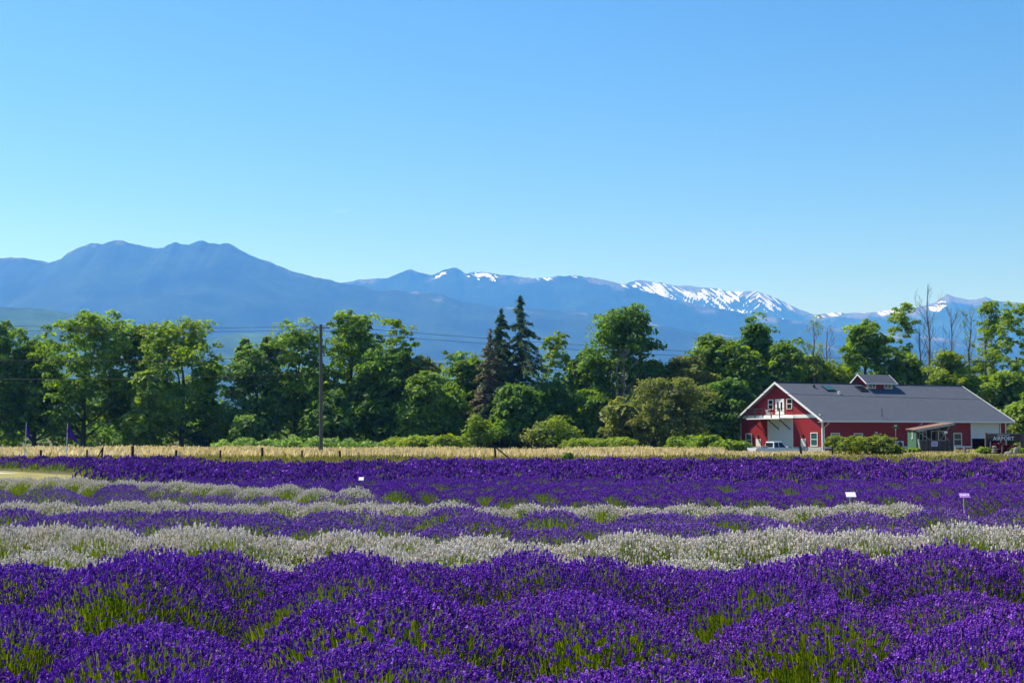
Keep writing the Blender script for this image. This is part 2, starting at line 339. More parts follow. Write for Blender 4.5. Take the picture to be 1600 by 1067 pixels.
def crown_lobes(kind, Rw, H, z0, r):
    """ellipsoids that make up a crown: x, y, z, radius (relative to the tree's base)"""
    L = []; hc = H - z0
    if kind == 'broad':
        L.append((0, 0, z0+hc*0.50, Rw*0.78, hc*0.42)); L.append((r.normal()*Rw*0.12, 0, z0+hc*0.75, Rw*0.58, hc*0.25))
        L.append((r.normal()*Rw*0.1, -Rw*0.2, z0+hc*0.24, Rw*0.78, hc*0.26))
        for i in range(16):
            t = (i+r.random())/16; a = r.random()*2*math.pi; zz = z0+hc*(0.05+0.84*t); wid = math.sqrt(max(0.08, 1-abs((t-0.45)/0.60)**3))
            rr = Rw*(0.26+0.16*r.random()); L.append((math.cos(a)*(Rw*wid-rr*0.8), math.sin(a)*(Rw*wid-rr*0.8), zz, rr, rr*0.85))
    elif kind == 'tall':
        for i in range(10):
            t = (i+0.5)/10; wid = math.sin(math.pi*min(1, 0.2+t*0.75))**0.7; a = r.random()*2*math.pi; rr = Rw*(0.36+0.2*r.random())*wid
            off = Rw*0.5*wid*r.random(); L.append((math.cos(a)*off, math.sin(a)*off, z0+hc*t*0.96, rr, rr*0.95))
    elif kind == 'open':                                   # loose crown on visible limbs
        for i in range(38):
            t = (i+r.random())/38; a = r.random()*2*math.pi; wid = 0.35+0.65*math.sin(math.pi*min(1, 0.15+t*0.72))
            rr = Rw*(0.17+0.15*r.random()); q = (r.random()**0.5)*max(0.1, Rw*wid-rr*0.6); L.append((math.cos(a)*q, math.sin(a)*q, z0+hc*t*0.95, rr, rr*0.95))
    elif kind == 'bush':
        L.append((0, 0, H*0.42, Rw*0.75, H*0.50))
        for i in range(7):
            a = r.random()*2*math.pi; rr = Rw*(0.3+0.15*r.random()); zz = H*(0.2+0.5*r.random())
            L.append((math.cos(a)*Rw*0.62, math.sin(a)*Rw*0.62, zz, rr, min(rr, H-zz)*0.95))
    return L

def grow_tree(name, px, ytop, hw, Y, kind, leaf, label, seed, cat='tree', group=None, z0f=0.05, dens=1.0, lsize=0.49, lean=0.0, bark='bark', clump=0.92, per=40, cap=250, flat=0.75):
    r = np.random.default_rng(seed); x = X(px, Y); H = Z(ytop, Y)*1.0; Rw = hw/FPX*Y*(1.28 if kind != 'bush' else 1.1)
    root = tag(empty(name, (x, Y, float(gz(x, Y)))), label, cat, group)
    z0 = H*z0f; L = crown_lobes(kind, Rw, H, z0, r)
    cc = []; rc = []; tn = []
    for (lx, ly, lz, lr, lh) in L:
        rcl = clump*(0.75 if lr < 1.4 else 1.0)*(0.5 if kind == 'open' else 1.0)
        n = max(5, int(dens*3.4*(lr*lr+2*lr*lh)/3/(rcl*rcl)*1.25)); d = sphere_dirs(n, r); d[:, 2] = np.where(d[:, 2] < -0.6, -d[:, 2], d[:, 2])
        q = (0.72+0.30*r.random(n)+np.where(r.random(n) < 0.16, 0.10+0.18*r.random(n), 0))[:, None]
        c = np.array([lx, ly, lz]) + d*q*np.array([max(lr-rcl*0.5, 0.2), max(lr-rcl*0.5, 0.2), max(lh-rcl*0.4, 0.2)])
        cc.append(c); rc.append(rcl*(0.6+0.75*r.random(n))); tn.append(np.full(n, 0.5)+r.normal(size=n)*0.16+r.normal()*0.07)
    cc = np.concatenate(cc); rc = np.concatenate(rc); tn = np.concatenate(tn)
    cc[:, 0] += lean*cc[:, 2]
    if kind == 'open':                                      # leaf sprays scattered through a see-through crown
        n = int(95*dens); t = r.random(n)**0.8; a = r.random(n)*2*math.pi; wid = 0.30+0.70*np.sin(math.pi*np.minimum(1, 0.15+t*0.72)); q = r.random(n)**0.6
        cc = np.stack([np.cos(a)*q*Rw*0.8*wid, np.sin(a)*q*Rw*0.8*wid, z0+(H-z0)*t*0.98], 1); rc = 0.30+0.55*r.random(n); tn = 0.5+r.normal(size=n)*0.2
    ok = (cc[:, 2] > 0.3) & (cc[:, 2] < H-0.25*rc); cc, rc, tn = cc[ok], rc[ok], tn[ok]
    keepmax = cap if kind != 'bush' else cap*0.6
    if len(cc) > keepmax: j = r.permutation(len(cc))[:int(keepmax)]; cc, rc, tn = cc[j], rc[j], tn[j]
    core = None
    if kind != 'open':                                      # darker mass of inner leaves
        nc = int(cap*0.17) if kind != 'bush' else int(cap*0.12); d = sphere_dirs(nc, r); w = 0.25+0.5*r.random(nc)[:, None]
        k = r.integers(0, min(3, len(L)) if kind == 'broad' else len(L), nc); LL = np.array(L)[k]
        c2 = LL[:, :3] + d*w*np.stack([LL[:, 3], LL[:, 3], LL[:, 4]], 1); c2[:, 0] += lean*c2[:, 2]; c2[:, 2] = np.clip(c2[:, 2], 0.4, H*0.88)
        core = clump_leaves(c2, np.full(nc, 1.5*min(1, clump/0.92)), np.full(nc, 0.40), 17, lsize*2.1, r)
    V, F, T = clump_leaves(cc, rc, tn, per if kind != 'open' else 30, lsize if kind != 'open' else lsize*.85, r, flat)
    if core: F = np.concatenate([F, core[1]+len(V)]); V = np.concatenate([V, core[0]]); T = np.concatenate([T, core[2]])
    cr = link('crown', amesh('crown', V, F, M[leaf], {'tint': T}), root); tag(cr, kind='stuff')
    t = MB(); tr = max(0.09, H*0.017)*(0.75 if kind == 'bush' else 1)
    top = H*(0.62 if kind != 'bush' else 0.4); pts = [(lean*h*top + (r.normal()*0.12*h if h else 0), r.normal()*0.12*h, h*top) for h in (0, 0.25, 0.5, 0.75, 1)]
    pts[0] = (0, 0, -0.4); t.tube(pts, [tr*1.25, tr, tr*0.85, tr*0.65, tr*0.35], 7)
    for i in range(min(len(L), 9)):
        lx, ly, lz, lr, lh = L[i]; h = min(0.85, max(0.15, (lz-lr*1.1)/top*0.8)); a = Vector(pts[0]).lerp(Vector(pts[-1]), h)
        e = Vector((lx+lean*lz, ly, lz+lh*0.3)); mid = a.lerp(e, 0.5) + Vector((r.normal()*0.2, r.normal()*0.2, -0.25)); t.tube([a, mid, e], [tr*0.5, tr*0.33, tr*0.1], 5)
    t.build('trunk', M[bark], root)
    return root
def conifer(px, ytop, hw, Y, leaf, label, seed, ragged=0.35, z0f=0.05, dens=1.7):
    hw *= 2.8
    r = np.random.default_rng(seed); x = X(px, Y); H = Z(ytop, Y); Rw = hw/FPX*Y
    root = tag(empty('conifer_tree', (x, Y, 0)), label, 'tree')
    C = []; N = []; S = []; T = []; t = MB(); t.tube([(0, 0, -0.4), (0.05, 0, H*0.5), (0, 0, H*0.985)], [H*0.016, H*0.010, 0.02], 7)
    z = H*z0f
    while z < H*0.985:
        f = (z/H-z0f)/(1-z0f); base = Rw*(1-f)**0.95*(1 if f > 0.15 else 0.75+1.6*f)
        for b in range(int(5+3*r.random())):
            if r.random() < 0.12: continue
            a = r.random()*2*math.pi; ln = max(0.18, base*(1.15-ragged*r.random()*1.25)); dr = -0.28*ln
            e = Vector((math.cos(a)*ln, math.sin(a)*ln, z+dr)); m = Vector((math.cos(a)*ln*0.5, math.sin(a)*ln*0.5, z+0.06*ln))
            if ln > 0.5: t.tube([(0, 0, z), m, e], [0.05, 0.035, 0.012], 3)
            n = int(max(6, 26*ln*dens)); u = r.random(n)**0.7
            P = np.outer(u, np.array(e)-np.array([0, 0, z])) + np.array([0, 0, z]); P[:, 2] += 0.30*ln*u*(1-u) - r.random(n)*0.22*(0.4+u)
            P += r.normal(size=(n, 3))*np.array([0.14, 0.14, 0.06])*(0.5+0.5*min(1, ln)); C.append(P)
            N.append(np.tile([0.25*math.cos(a), 0.25*math.sin(a), 0.9], (n, 1)) + r.normal(size=(n, 3))*0.5); S.append(0.22+0.26*r.random(n)); T.append(np.clip(0.42+0.22*u+r.normal(size=n)*0.2, 0, 1))
        z += 0.30+0.16*r.random()
    V, F = leaf_cloud(np.concatenate(C), np.concatenate(N), np.concatenate(S), r, 0.5)
    cr = link('crown', amesh('crown', V, F, M[leaf], {'tint': np.concatenate(T)}), root); tag(cr, kind='stuff')
    t.build('trunk', M['bark'], root); return root
def bare_tree(px, ytop, hw, Y, label, seed, lean=0.0, leaves=None):
    r = random.Random(seed); x = X(px, Y); H = Z(ytop, Y); Rw = hw/FPX*Y
    root = tag(empty('bare_tree', (x, Y, 0)), label, 'tree'); t = MB(); tips = []
    def branch(p, d, ln, rad, depth):
        q = p; pts = [p]; rs = [rad]
        for i in range(3):
            d = (d + Vector((r.gauss(0, .13), r.gauss(0, .13), 0.10))).normalized(); q = q + d*(ln/3); pts.append(q); rs.append(max(.016, rad*(1-0.22*(i+1))))
        t.tube(pts, rs, 5 if depth < 2 else 3)
        tips.append(q)
        if depth >= 3: return
        for k in range(2 if depth else 0): 
            a = r.random()*6.283; s = 0.45+0.35*r.random(); v = (d + Vector((math.cos(a), math.sin(a), 0.15))*s).normalized()
            branch(pts[1+k], v, ln*(0.55+0.2*r.random()), rs[1+k]*0.6, depth+1)
        branch(q, (d+Vector((r.gauss(0, .22), r.gauss(0, .22), 0.1))).normalized(), ln*0.62, rs[-1], depth+1)
    # a straight leader with side limbs that reach up
    lead = [Vector((lean*h*H + r.gauss(0, 0.10)*(h > 0), r.gauss(0, 0.10), h*H if h else -0.4)) for h in (0, .2, .4, .55, .7, .82, .92, 1.0)]
    r0 = H*0.011; t.tube(lead, [r0*1.2, r0, r0*.85, r0*.7, r0*.52, r0*.36, r0*.22, 0.012], 6)
    for i in range(15):
        h = 0.30+0.64*(i+r.random()*0.8)/15; p = lead[-1]
        for a, b in zip(lead, lead[1:]):
            if a.z <= h*H <= b.z: p = a.lerp(b, (h*H-a.z)/max(b.z-a.z, 1e-6)); break
        a = r.random()*6.283; ln = max(1.2, min(Rw*1.5, (H-p.z)*0.85+0.8))*(0.6+0.5*r.random())
        branch(p, Vector((math.cos(a)*0.75, math.sin(a)*0.5, 0.95)).normalized(), ln*0.62, max(.03, r0*0.55*(1.15-h)), 1)
    t.build('trunk', M['deadwood'], root)
    if leaves:
        rr = np.random.default_rng(seed); c = np.array([tuple(v) for v in tips]); c = c[rr.random(len(c)) < leaves[1]]
        V, F, T = clump_leaves(c, np.full(len(c), 0.55), np.full(len(c), 0.5), 14, 0.3, rr); tag(link('crown', amesh('crown', V, F, M[leaves[0]], {'tint': T}), root), kind='stuff')
    return root

T = grow_tree
# name, px, top, half width, distance, form, leaf, label, seed
T('maple_tree', -4, 500, 56, 184, 'broad', 'deep', 'dark leafy tree cut off by the left edge of the view', 1)
T('maple_tree', 55, 520, 48, 186, 'broad', 'maple', 'mid green tree second from the left edge, behind the two purple flags', 2)
T('maple_tree', 132, 482, 66, 183, 'broad', 'maple', 'tallest broad dark green maple in the left clump of trees', 3)
T('maple_tree', 210, 503, 50, 188, 'broad', 'maple', 'narrow green tree between the tall left maple and the yellowish locust tree', 4)
T('locust_tree', 285, 495, 70, 184, 'broad', 'locust', 'yellowish green locust tree with a lumpy top at the right end of the left clump', 5, dens=0.9)
T('young_tree', 230, 579, 44, 176, 'tall', 'locust', 'smaller pale green tree standing in front of the left clump', 6, z0f=0.04)
T('maple_tree', 325, 562, 26, 188, 'tall', 'deep', 'slim dark tree on the edge of the gap in the tree line', 7)
T('shrub', 352, 622, 30, 182, 'bush', 'lime', 'yellow green shrub at the foot of the gap in the tree line', 8, 'shrub', lsize=0.28)
T('shrub', 385, 642, 26, 176, 'bush', 'blue_green', 'rounded blue green shrub just right of the gap in the tree line', 9, 'shrub', lsize=0.36)
T('maple_tree', 402, 540, 46, 181, 'broad', 'blue_green', 'bluish green big leaved maple right of the gap in the tree line', 10, lsize=0.42)
T('young_tree', 381, 527, 11, 183, 'tall', 'blue_green', 'thin leafy spire rising at the left of the bluish maple', 11, z0f=0.5, clump=0.7)
T('young_tree', 416, 524, 13, 183, 'tall', 'blue_green', 'thin leafy spire rising at the right of the bluish maple', 12, z0f=0.5, clump=0.7)
T('maple_tree', 462, 499, 50, 184, 'broad', 'maple', 'dark leafy maple just left of the utility pole', 13, lsize=0.4)
T('maple_tree', 548, 489, 58, 185, 'broad', 'maple', 'broad tall maple directly right of the utility pole', 14)
T('locust_tree', 617, 499, 42, 184, 'open', 'locust', 'airy yellow green tree with gaps right of the tall maple by the utility pole', 15, z0f=0.3, dens=1.2)
T('maple_tree', 600, 545, 48, 180, 'broad', 'deep', 'dark shaded tree below the airy yellow green tree', 16, z0f=0.03)
T('olive_tree', 652, 553, 36, 182, 'broad', 'olive', 'olive brown tinged tree at the right end of the middle clump', 17)
T('young_tree', 664, 580, 36, 176, 'broad', 'maple', 'fresh green rounded tree in front of the olive brown tree', 18, z0f=0.04)
T('maple_tree', 518, 600, 44, 178, 'bush', 'deep', 'low dark tree in shade right behind the utility pole', 19, z0f=0.02)
T('young_tree', 712, 548, 30, 188, 'open', 'blue_green', 'thin see through tree left of the three conifers', 20, dens=1.2)
T('maple_tree', 735, 556, 32, 186, 'broad', 'maple', 'upright green tree beside the brownish conifer', 21)
T('maple_tree', 708, 600, 32, 178, 'bush', 'maple', 'low green tree between the fresh rounded tree and the conifers', 22, z0f=0.02)
conifer(766, 510, 22, 182, 'brown_conifer', 'thin brownish conifer, shortest of the three', 23, 0.8, dens=1.2)
conifer(783, 478, 27, 184, 'conifer', 'dark pointed conifer in the middle of the three', 24, 0.6)
conifer(813, 455, 34, 183, 'conifer', 'tallest of the three conifers with a ragged top', 25, 0.85)
T('maple_tree', 815, 602, 36, 177, 'broad', 'deep', 'dark leafy tree growing at the foot of the conifers', 26, z0f=0.03)
T('young_tree', 868, 521, 27, 188, 'open', 'locust', 'light airy tree standing between the conifers and the big dark maple', 27, dens=1.3, z0f=0.25)
T('maple_tree', 858, 596, 34, 181, 'broad', 'deep', 'shaded dark tree below the light airy tree', 28, z0f=0.03)
T('maple_tree', 912, 552, 30, 186, 'broad', 'maple', 'green tree at the left foot of the big dark maple', 29)
T('maple_tree', 968, 479, 54, 184, 'broad', 'deep', 'big dark maple towering over the middle right of the tree line', 30, clump=1.15, dens=0.85, z0f=0.32)
bare_tree(975, 545, 26, 178, 'grey leafless small tree in front of the big dark maple', 31)
T('maple_tree', 925, 610, 34, 180, 'broad', 'maple', 'mid green tree in front of the big dark maple', 32, z0f=0.04)
T('locust_tree', 1018, 560, 30, 184, 'broad', 'locust', 'yellow green tree right below the big dark maple', 33)
T('young_tree', 972, 616, 30, 172, 'bush', 'olive', 'pale olive bushy tree beside the weathered trunk', 34, z0f=0.02)
T('olive_tree', 1022, 590, 36, 170, 'broad', 'olive', 'dark olive bushy tree, left one of the pair left of the barn', 35, z0f=0.02, lsize=0.28)
T('olive_tree', 1072, 592, 44, 169, 'broad', 'olive', 'rounded olive bushy tree, right one of the pair left of the barn', 36, z0f=0.02, lsize=0.28)
T('maple_tree', 1072, 556, 40, 184, 'broad', 'olive', 'olive tree standing behind the rounded bushy pair', 37)
T('maple_tree', 1104, 519, 36, 188, 'broad', 'locust', 'bright topped tree left of the dark tree behind the barn gable', 38)
T('maple_tree', 1128, 590, 40, 178, 'broad', 'deep', 'deep shaded tree beside the left gable of the barn', 39, z0f=0.02)
T('maple_tree', 1186, 494, 34, 190, 'broad', 'deep', 'dark bump topped tree rising behind the barn gable', 40)
T('maple_tree', 1150, 532, 42, 186, 'broad', 'maple', 'broad green tree left behind the barn gable', 41, z0f=0.06)
T('maple_tree', 1226, 530, 42, 188, 'broad', 'maple', 'green tree right behind the barn ridge', 42)
T('maple_tree', 1200, 580, 40, 186, 'broad', 'deep', 'shaded tree directly behind the barn gable top', 43, z0f=0.03)
T('locust_tree', 1262, 552, 30, 192, 'broad', 'locust', 'leafy tree below the grey dead tops behind the barn roof', 44)
bare_tree(1272, 502, 24, 190, 'grey dead top left of the round green tree behind the barn', 45, 0, ('locust', 0.3))
bare_tree(1293, 512, 20, 195, 'thin dead top close to the round green tree behind the barn', 46)
T('locust_tree', 1300, 564, 34, 194, 'broad', 'lime', 'bright yellow green tree behind the barn skylights', 47, z0f=0.05)
T('maple_tree', 1352, 498, 42, 195, 'broad', 'maple', 'round green tree rising behind the roof cupola', 48)
T('locust_tree', 1413, 474, 26, 196, 'open', 'locust', 'tall loose tree right of the round green tree behind the cupola', 49, dens=1.3, z0f=0.3)
T('maple_tree', 1412, 552, 30, 193, 'broad', 'maple', 'green tree below the tall loose tree behind the barn', 50, z0f=0.05)
bare_tree(1452, 450, 40, 190, 'tall leafless tree, highest of the bare trees behind the barn', 51)
bare_tree(1438, 500, 22, 196, 'thin leafless tree left of the highest bare tree', 52)
bare_tree(1488, 482, 30, 194, 'bare tree with fine twigs right of the highest bare tree', 53)
bare_tree(1517, 482, 26, 195, 'bare slim tree, middle of the bare group at the right', 54, 0, ('locust', 0.12))
bare_tree(1541, 490, 24, 192, 'bare tree with a few leaves near the right edge', 55, 0, ('locust', 0.35))
T('locust_tree', 1487, 548, 40, 188, 'broad', 'lime', 'bright round tree below the bare trees behind the barn', 56, z0f=0.05)
T('locust_tree', 1552, 470, 24, 190, 'open', 'locust', 'slender loose tree near the right edge', 57, dens=1.3, z0f=0.25)
T('locust_tree', 1590, 470, 30, 186, 'open', 'locust', 'tall leafy tree cut off by the right edge of the view', 58, dens=1.6, z0f=0.2)
T('maple_tree', 1532, 560, 28, 196, 'open', 'maple', 'loose green tree between the bright round tree and the right edge', 59, dens=1.5)
T('maple_tree', 1575, 575, 34, 184, 'broad', 'locust', 'leafy tree right of the barn roof end', 60, z0f=0.03)
T('shrub', 1588, 640, 30, 176, 'bush', 'lime', 'bright yellow green shrub at the right end of the barn', 61, 'shrub', lsize=0.3)
T('shrub', 1612, 610, 34, 176, 'bush', 'locust', 'green shrub partly outside the right edge beside the barn end', 62, 'shrub')
# second line of trees that closes the gaps low down
for i, (px, yt, hw) in enumerate([(-40, 540, 46), (30, 590, 40), (100, 585, 44), (170, 590, 40), (250, 592, 40), (318, 628, 30), (440, 585, 40), (490, 580, 42), (560, 580, 40), (625, 592, 36),
                                  (685, 590, 32), (745, 600, 32), (800, 600, 34), (890, 598, 32), (945, 600, 36), (1000, 608, 34), (1050, 600, 36), (1095, 590, 36), (1250, 575, 34), (1330, 572, 34), (1380, 576, 32), (1440, 575, 34), (1505, 590, 34), (1560, 590, 34)]):
    T('background_tree', px, yt, hw*1.25, 204 + (i*7 % 5), 'broad', 'deep' if i % 3 else 'maple', 'shaded tree of the rear row, mostly hidden behind the front trees', 100+i, group='rear row of trees', z0f=0.02, dens=0.8, lsize=0.6, clump=1.3, per=30, cap=110)
# shrubs in front of the trees
T('shrub', 746, 645, 20, 168, 'bush', 'lime', 'bright lime green sapling in front of the brownish conifer', 70, 'shrub', lsize=0.3)
T('shrub', 873, 648, 28, 166, 'bush', 'lime', 'yellow green rounded shrub in front of the light airy tree', 71, 'shrub', lsize=0.26)
T('shrub', 846, 660, 22, 167, 'bush', 'olive', 'brownish twiggy shrub touching the yellow green rounded shrub', 72, 'shrub', lsize=0.22)
T('shrub', 1090, 676, 48, 158, 'bush', 'locust', 'low spreading bramble left of the barn gable', 73, 'shrub', lsize=0.24, clump=0.6)
T('shrub', 1135, 684, 34, 156, 'bush', 'locust', 'small low bramble at the barn gable corner', 74, 'shrub', lsize=0.24, clump=0.5)
T('shrub', 1338, 680.5, 52, 117, 'bush', 'scrub', 'wide rounded green bush in front of the long red barn wall', 75, 'shrub', lsize=0.17, clump=0.36, dens=1.3, cap=420)
T('shrub', 1380, 694, 24, 116, 'bush', 'scrub', 'smaller bush at the right end of the wide rounded bush', 76, 'shrub', lsize=0.16, clump=0.4)
T('shrub', 640, 684, 60, 160, 'bush', 'lime', 'low yellow green thicket left of the lime green sapling', 77, 'shrub', lsize=0.24, clump=0.5)
T('shrub', 705, 681, 40, 158, 'bush', 'lime', 'low yellow green thicket under the lime green sapling', 78, 'shrub', lsize=0.24, clump=0.5)
T('shrub', 935, 685, 60, 155, 'bush', 'lime', 'long low light green thicket left of the olive bushy trees', 79, 'shrub', lsize=0.22, clump=0.45)
# weed strip along the foot of the middle clump
def weed_strip():
    r = np.random.default_rng(5); n = 900; px = 335+r.random(n)*330; Y = 160+r.random(n)*8
    c = np.stack([U(px)*Y, Y, (Z(689+fbm(px/14, px*0, 3, 3)*11, Y))*r.random(n)**0.6*0.95], -1)
    V, F, Tn = clump_leaves(c, np.full(n, 0.42), 0.6+0.25*r.normal(size=n), 16, 0.3, r)
    o = link('undergrowth', amesh('undergrowth', V, F, M['blue_green'], {'tint': Tn})); tag(o, 'pale green nettles and weeds along the foot of the middle trees', kind='stuff')
weed_strip()
def understorey():
    r = np.random.default_rng(15); n = 1500; px = -80+r.random(n)*1780; Y = 189+r.random(n)*8
    c = np.stack([U(px)*Y, Y, 3.6*(0.6+0.6*vnoise(px/40, px*0, 8))*r.random(n)], -1)
    V, F, Tn = clump_leaves(c, np.full(n, 0.9), 0.45+0.2*r.normal(size=n), 20, 0.55, r)
    tag(link('undergrowth', amesh('undergrowth', V, F, M['deep'], {'tint': Tn})), 'dark understorey bushes filling the foot of the tree line', kind='stuff')
understorey()

# ------------------------------------------------------------------ dry meadow
def grass_band(name, n, xr, yr, h, w, tint, seed, label, mask=None, hf=None):
    r = np.random.default_rng(seed); Y = yr[0]+(yr[1]-yr[0])*r.random(n); x = (xr[0]+(xr[1]-xr[0])*r.random(n))/FPX*Y
    if mask is not None: k = mask(x, Y); x, Y = x[k], Y[k]; n = len(x)
    hh = h*(0.5+0.6*r.random(n))*(0.62+0.85*(0.55*vnoise(x/3.5, Y/7, seed)+0.45*vnoise(x/0.9, Y/3, seed+2)))*(0.78+0.44*vnoise(x/11, Y/25, seed+6)); ww = w*(0.6+0.8*r.random(n)); z0 = gz(x, Y)
    if hf is not None: hh = hh*hf(x, Y)
    lx = r.normal(size=n)*0.16*hh + 0.06*hh; ly = r.normal(size=n)*0.16*hh; a = r.random(n)*math.pi; dx = np.cos(a)*ww/2; dy = np.sin(a)*ww/2
    m = 0.45+0.2*r.random(n)
    P = lambda f, s: np.stack([x+lx*f*f+dx*s, Y+ly*f*f+dy*s, z0-0.05+(hh+0.05)*f], -1)
    V = np.stack([P(0, -1), P(0, 1), P(m, 0.9), P(m, -0.9), P(1, 0.55*1), P(1, -0.55)], 1).reshape(-1, 3)
    b = (np.arange(n)*6)[:, None]; F = np.stack([b+[0, 1, 2, 3], b+[3, 2, 4, 5]], 1).reshape(-1, 4)
    j = r.normal(size=n)*0.09 + (vnoise(x/6, Y/4, seed+4)-0.5)*0.18
    tt = np.stack([np.clip(tint[0]+j, 0, 1), np.clip(tint[1]+j*1.3, 0, 1)], 1).ravel()
    o = link(name, amesh(name, V, F, M['dry'], {'tint': tt})); tag(o, label, kind='stuff')
grass_band('dry_grass', 24000, (-900, 860), (78, 108), 0.33, 0.075, (0.06, 0.24), 1, 'olive green near edge of the dry meadow')
grass_band('dry_grass', 34000, (-900, 492), (108, 148), 0.60, 0.12, (0.45, 0.80), 2, 'tall tan seed heads of the dry meadow', hf=lambda x, Y: np.where(x/Y*FPX > 330, 0.55, 1.0))
grass_band('dry_grass', 14000, (480, 860), (106, 150), 0.30, 0.08, (0.22, 0.62), 3, 'pale straw grass in front of the barn')
# ------------------------------------------------------------------ lavender
def spikes(tips, axes, ln, wd, prof, sides, r):
    """flower heads: stacked whorls along each axis; returns V, F, tint per face"""
    n = len(tips); k = len(prof); ax = unit(axes); a = unit(np.cross(ax, r.normal(size=(n, 3)))); b = np.cross(ax, a)
    t = np.array([p[0] for p in prof]); rr = np.array([p[1] for p in prof])
    ang = (np.arange(sides)*2*math.pi/sides)[None, :] + (np.arange(k)*0.6)[:, None]
    jit = 1+0.25*r.normal(size=(n, k, sides))
    rad = rr[None, :, None]*wd[:, None, None]*0.5*jit
    V = tips[:, None, None, :] + ax[:, None, None, :]*(t[None, :, None, None]*ln[:, None, None, None]) \
        + a[:, None, None, :]*(rad*np.cos(ang)[None])[..., None] + b[:, None, None, :]*(rad*np.sin(ang)[None])[..., None]
    I = np.arange(n*k*sides).reshape(n, k, sides); J = np.roll(I, -1, 2)
    F = np.stack([I[:, :-1], J[:, :-1], J[:, 1:], I[:, 1:]], -1).reshape(-1, 4)
    T = np.clip(0.5 + (0.20*r.normal(size=n))[:, None, None] + 0.16*r.normal(size=(n, k-1, sides)), 0, 1).ravel()
    return V.reshape(-1, 3), F, T
def ribbons(p, q, w, r, bend=0.0, tip=0.7):
    n = len(p); d = q-p; s = unit(np.cross(d, r.normal(size=(n, 3))))*w[:, None]*0.5
    V = np.stack([p-s, p+s, q+s*tip, q-s*tip], 1).reshape(-1, 3); return V, np.arange(4*n).reshape(n, 4)
FULL = [(0, .35), (.10, 1.0), (.22, .55), (.36, 1.05), (.50, .6), (.66, .95), (.82, .5), (1.0, .12)]
HALF = [(0, .4), (.2, 1.0), (.6, .95), (1.0, .15)]
def plant_data(seed, n, R0, H, prof, sides, hl, hw, nleaf, thin=0.0, lw=1.0):
    """one mound: heads lean to the sunny far side (+Y), the near side shows more stalk"""
    r = np.random.default_rng(seed)
    q = np.sqrt(r.random(n)); a = r.random(n)*2*math.pi; lump = 1+0.16*(vnoise(np.cos(a)*2+5, np.sin(a)*2+5, seed)-0.5)*2
    x = q*np.cos(a)*R0*lump; y = q*np.sin(a)*R0*lump
    z = H*(1-0.72*q**2.2)*(1+0.07*(vnoise(x*2.5+9, y*2.5+9, seed+3)-0.5)*2)
    patch = vnoise(x*2.4+20, y*2.4+20, seed+8)
    front = np.clip((-y/R0-0.28)/0.36, 0, 1)*np.clip((patch-0.40)*3.4, 0, 1)
    keep = r.random(n) < np.clip((1.0 - 0.93*front - 0.45*np.clip((q-0.74)/0.26, 0, 1))*(1-thin*(0.4+1.2*patch)), 0.03, 1)
    x, y, z, q, a = x[keep], y[keep], z[keep], q[keep], a[keep]; m = len(x)
    z = z + r.normal(size=m)*0.030*H/0.7 - 0.02; tips = np.stack([x, y, z], -1)
    base = np.stack([x*0.55+r.normal(size=m)*0.04, y*0.55+r.normal(size=m)*0.04, np.full(m, 0.05)], -1)
    ax = unit(tips-base)*0.32 + np.array([0.03, 0.10, 0.85]) + r.normal(size=(m, 3))*0.11
    ln = hl*(0.6+0.7*r.random(m)); wd = hw*(0.75+0.5*r.random(m))
    fl = spikes(tips, ax, ln, wd, prof, sides, r)
    sub = r.random(m) < 0.6; mid = (base*0.35+tips*0.65)[sub]; mid[:, 2] = mid[:, 2]*0.86
    w = np.full(len(mid), 0.0034*lw); V1, F1 = ribbons(mid, tips[sub], w, r); T1 = np.clip(0.50+0.24*r.normal(size=len(mid)), 0, 1)
    # leaves and green stems, nearly upright
    k = nleaf; qa = np.sqrt(r.random(k)); aa = r.random(k)*2*math.pi
    bx = np.stack([qa*np.cos(aa)*R0*0.86, qa*np.sin(aa)*R0*0.86, np.full(k, 0.02)], -1)
    hgt = H*(1-0.66*(qa*0.9)**2.2)*(0.62+0.36*r.random(k)); ex = bx*1.07; ex[:, 2] = hgt; ex[:, :2] += r.normal(size=(k, 2))*0.035
    bx[:, 2] = hgt*0.25
    V2, F2 = ribbons(bx, ex, (0.0034+0.0036*r.random(k))*lw, r, 0, 0.4); T2 = np.clip(0.46+0.27*r.normal(size=k), 0, 1)
    Vs = np.concatenate([V1, V2]); Fs = np.concatenate([F1, F2+len(V1)]); Ts = np.concatenate([T1, T2])
    return fl, (Vs, Fs, Ts)
def plant_meshes(tagname, *a, **k):
    fl, st = plant_data(*a, **k)
    fm = amesh('flower_spikes', fl[0], fl[1], M['purple'], {'tint': fl[2]})
    sm = amesh('stalks', st[0], st[1], M['stalk'], {'tint': st[2]})
    return fm, sm
FULL = [(0, .35), (.14, 1.0), (.32, .6), (.52, 1.0), (.76, .75), (1.0, .12)]
NEAR = [plant_meshes('near', 900+i, 3600, 0.90, 0.70, FULL, 4, 0.036, 0.0165, 3200, thin=0.04*i) for i in range(3)]
MIDV = [plant_meshes('mid', 950+i, 1700, 0.90, 0.70, HALF, 3, 0.046, 0.021, 1300, thin=0.04*i, lw=1.35) for i in range(3)]
SPARSE = [plant_meshes('sparse', 980+i, 1150, 0.90, 0.66, HALF, 3, 0.046, 0.020, 1300, thin=0.35, lw=1.35) for i in range(2)]
plants = []      # (distance, x, y, scale xy, scale z, colour, variant set, group, label)
def put(x, y, sxy, sz, colour, vs, group, label): plants.append((math.hypot(x, y), x, y, sxy, sz, colour, vs, group, label))
prng = random.Random(3)
G1 = ('purple mounds of the nearest lavender bed', 'deep purple lavender mound in the bed nearest to the camera')
G2 = ('white mounds of the nearest white row', 'white lavender mound in the broad white row behind the nearest purple bed')
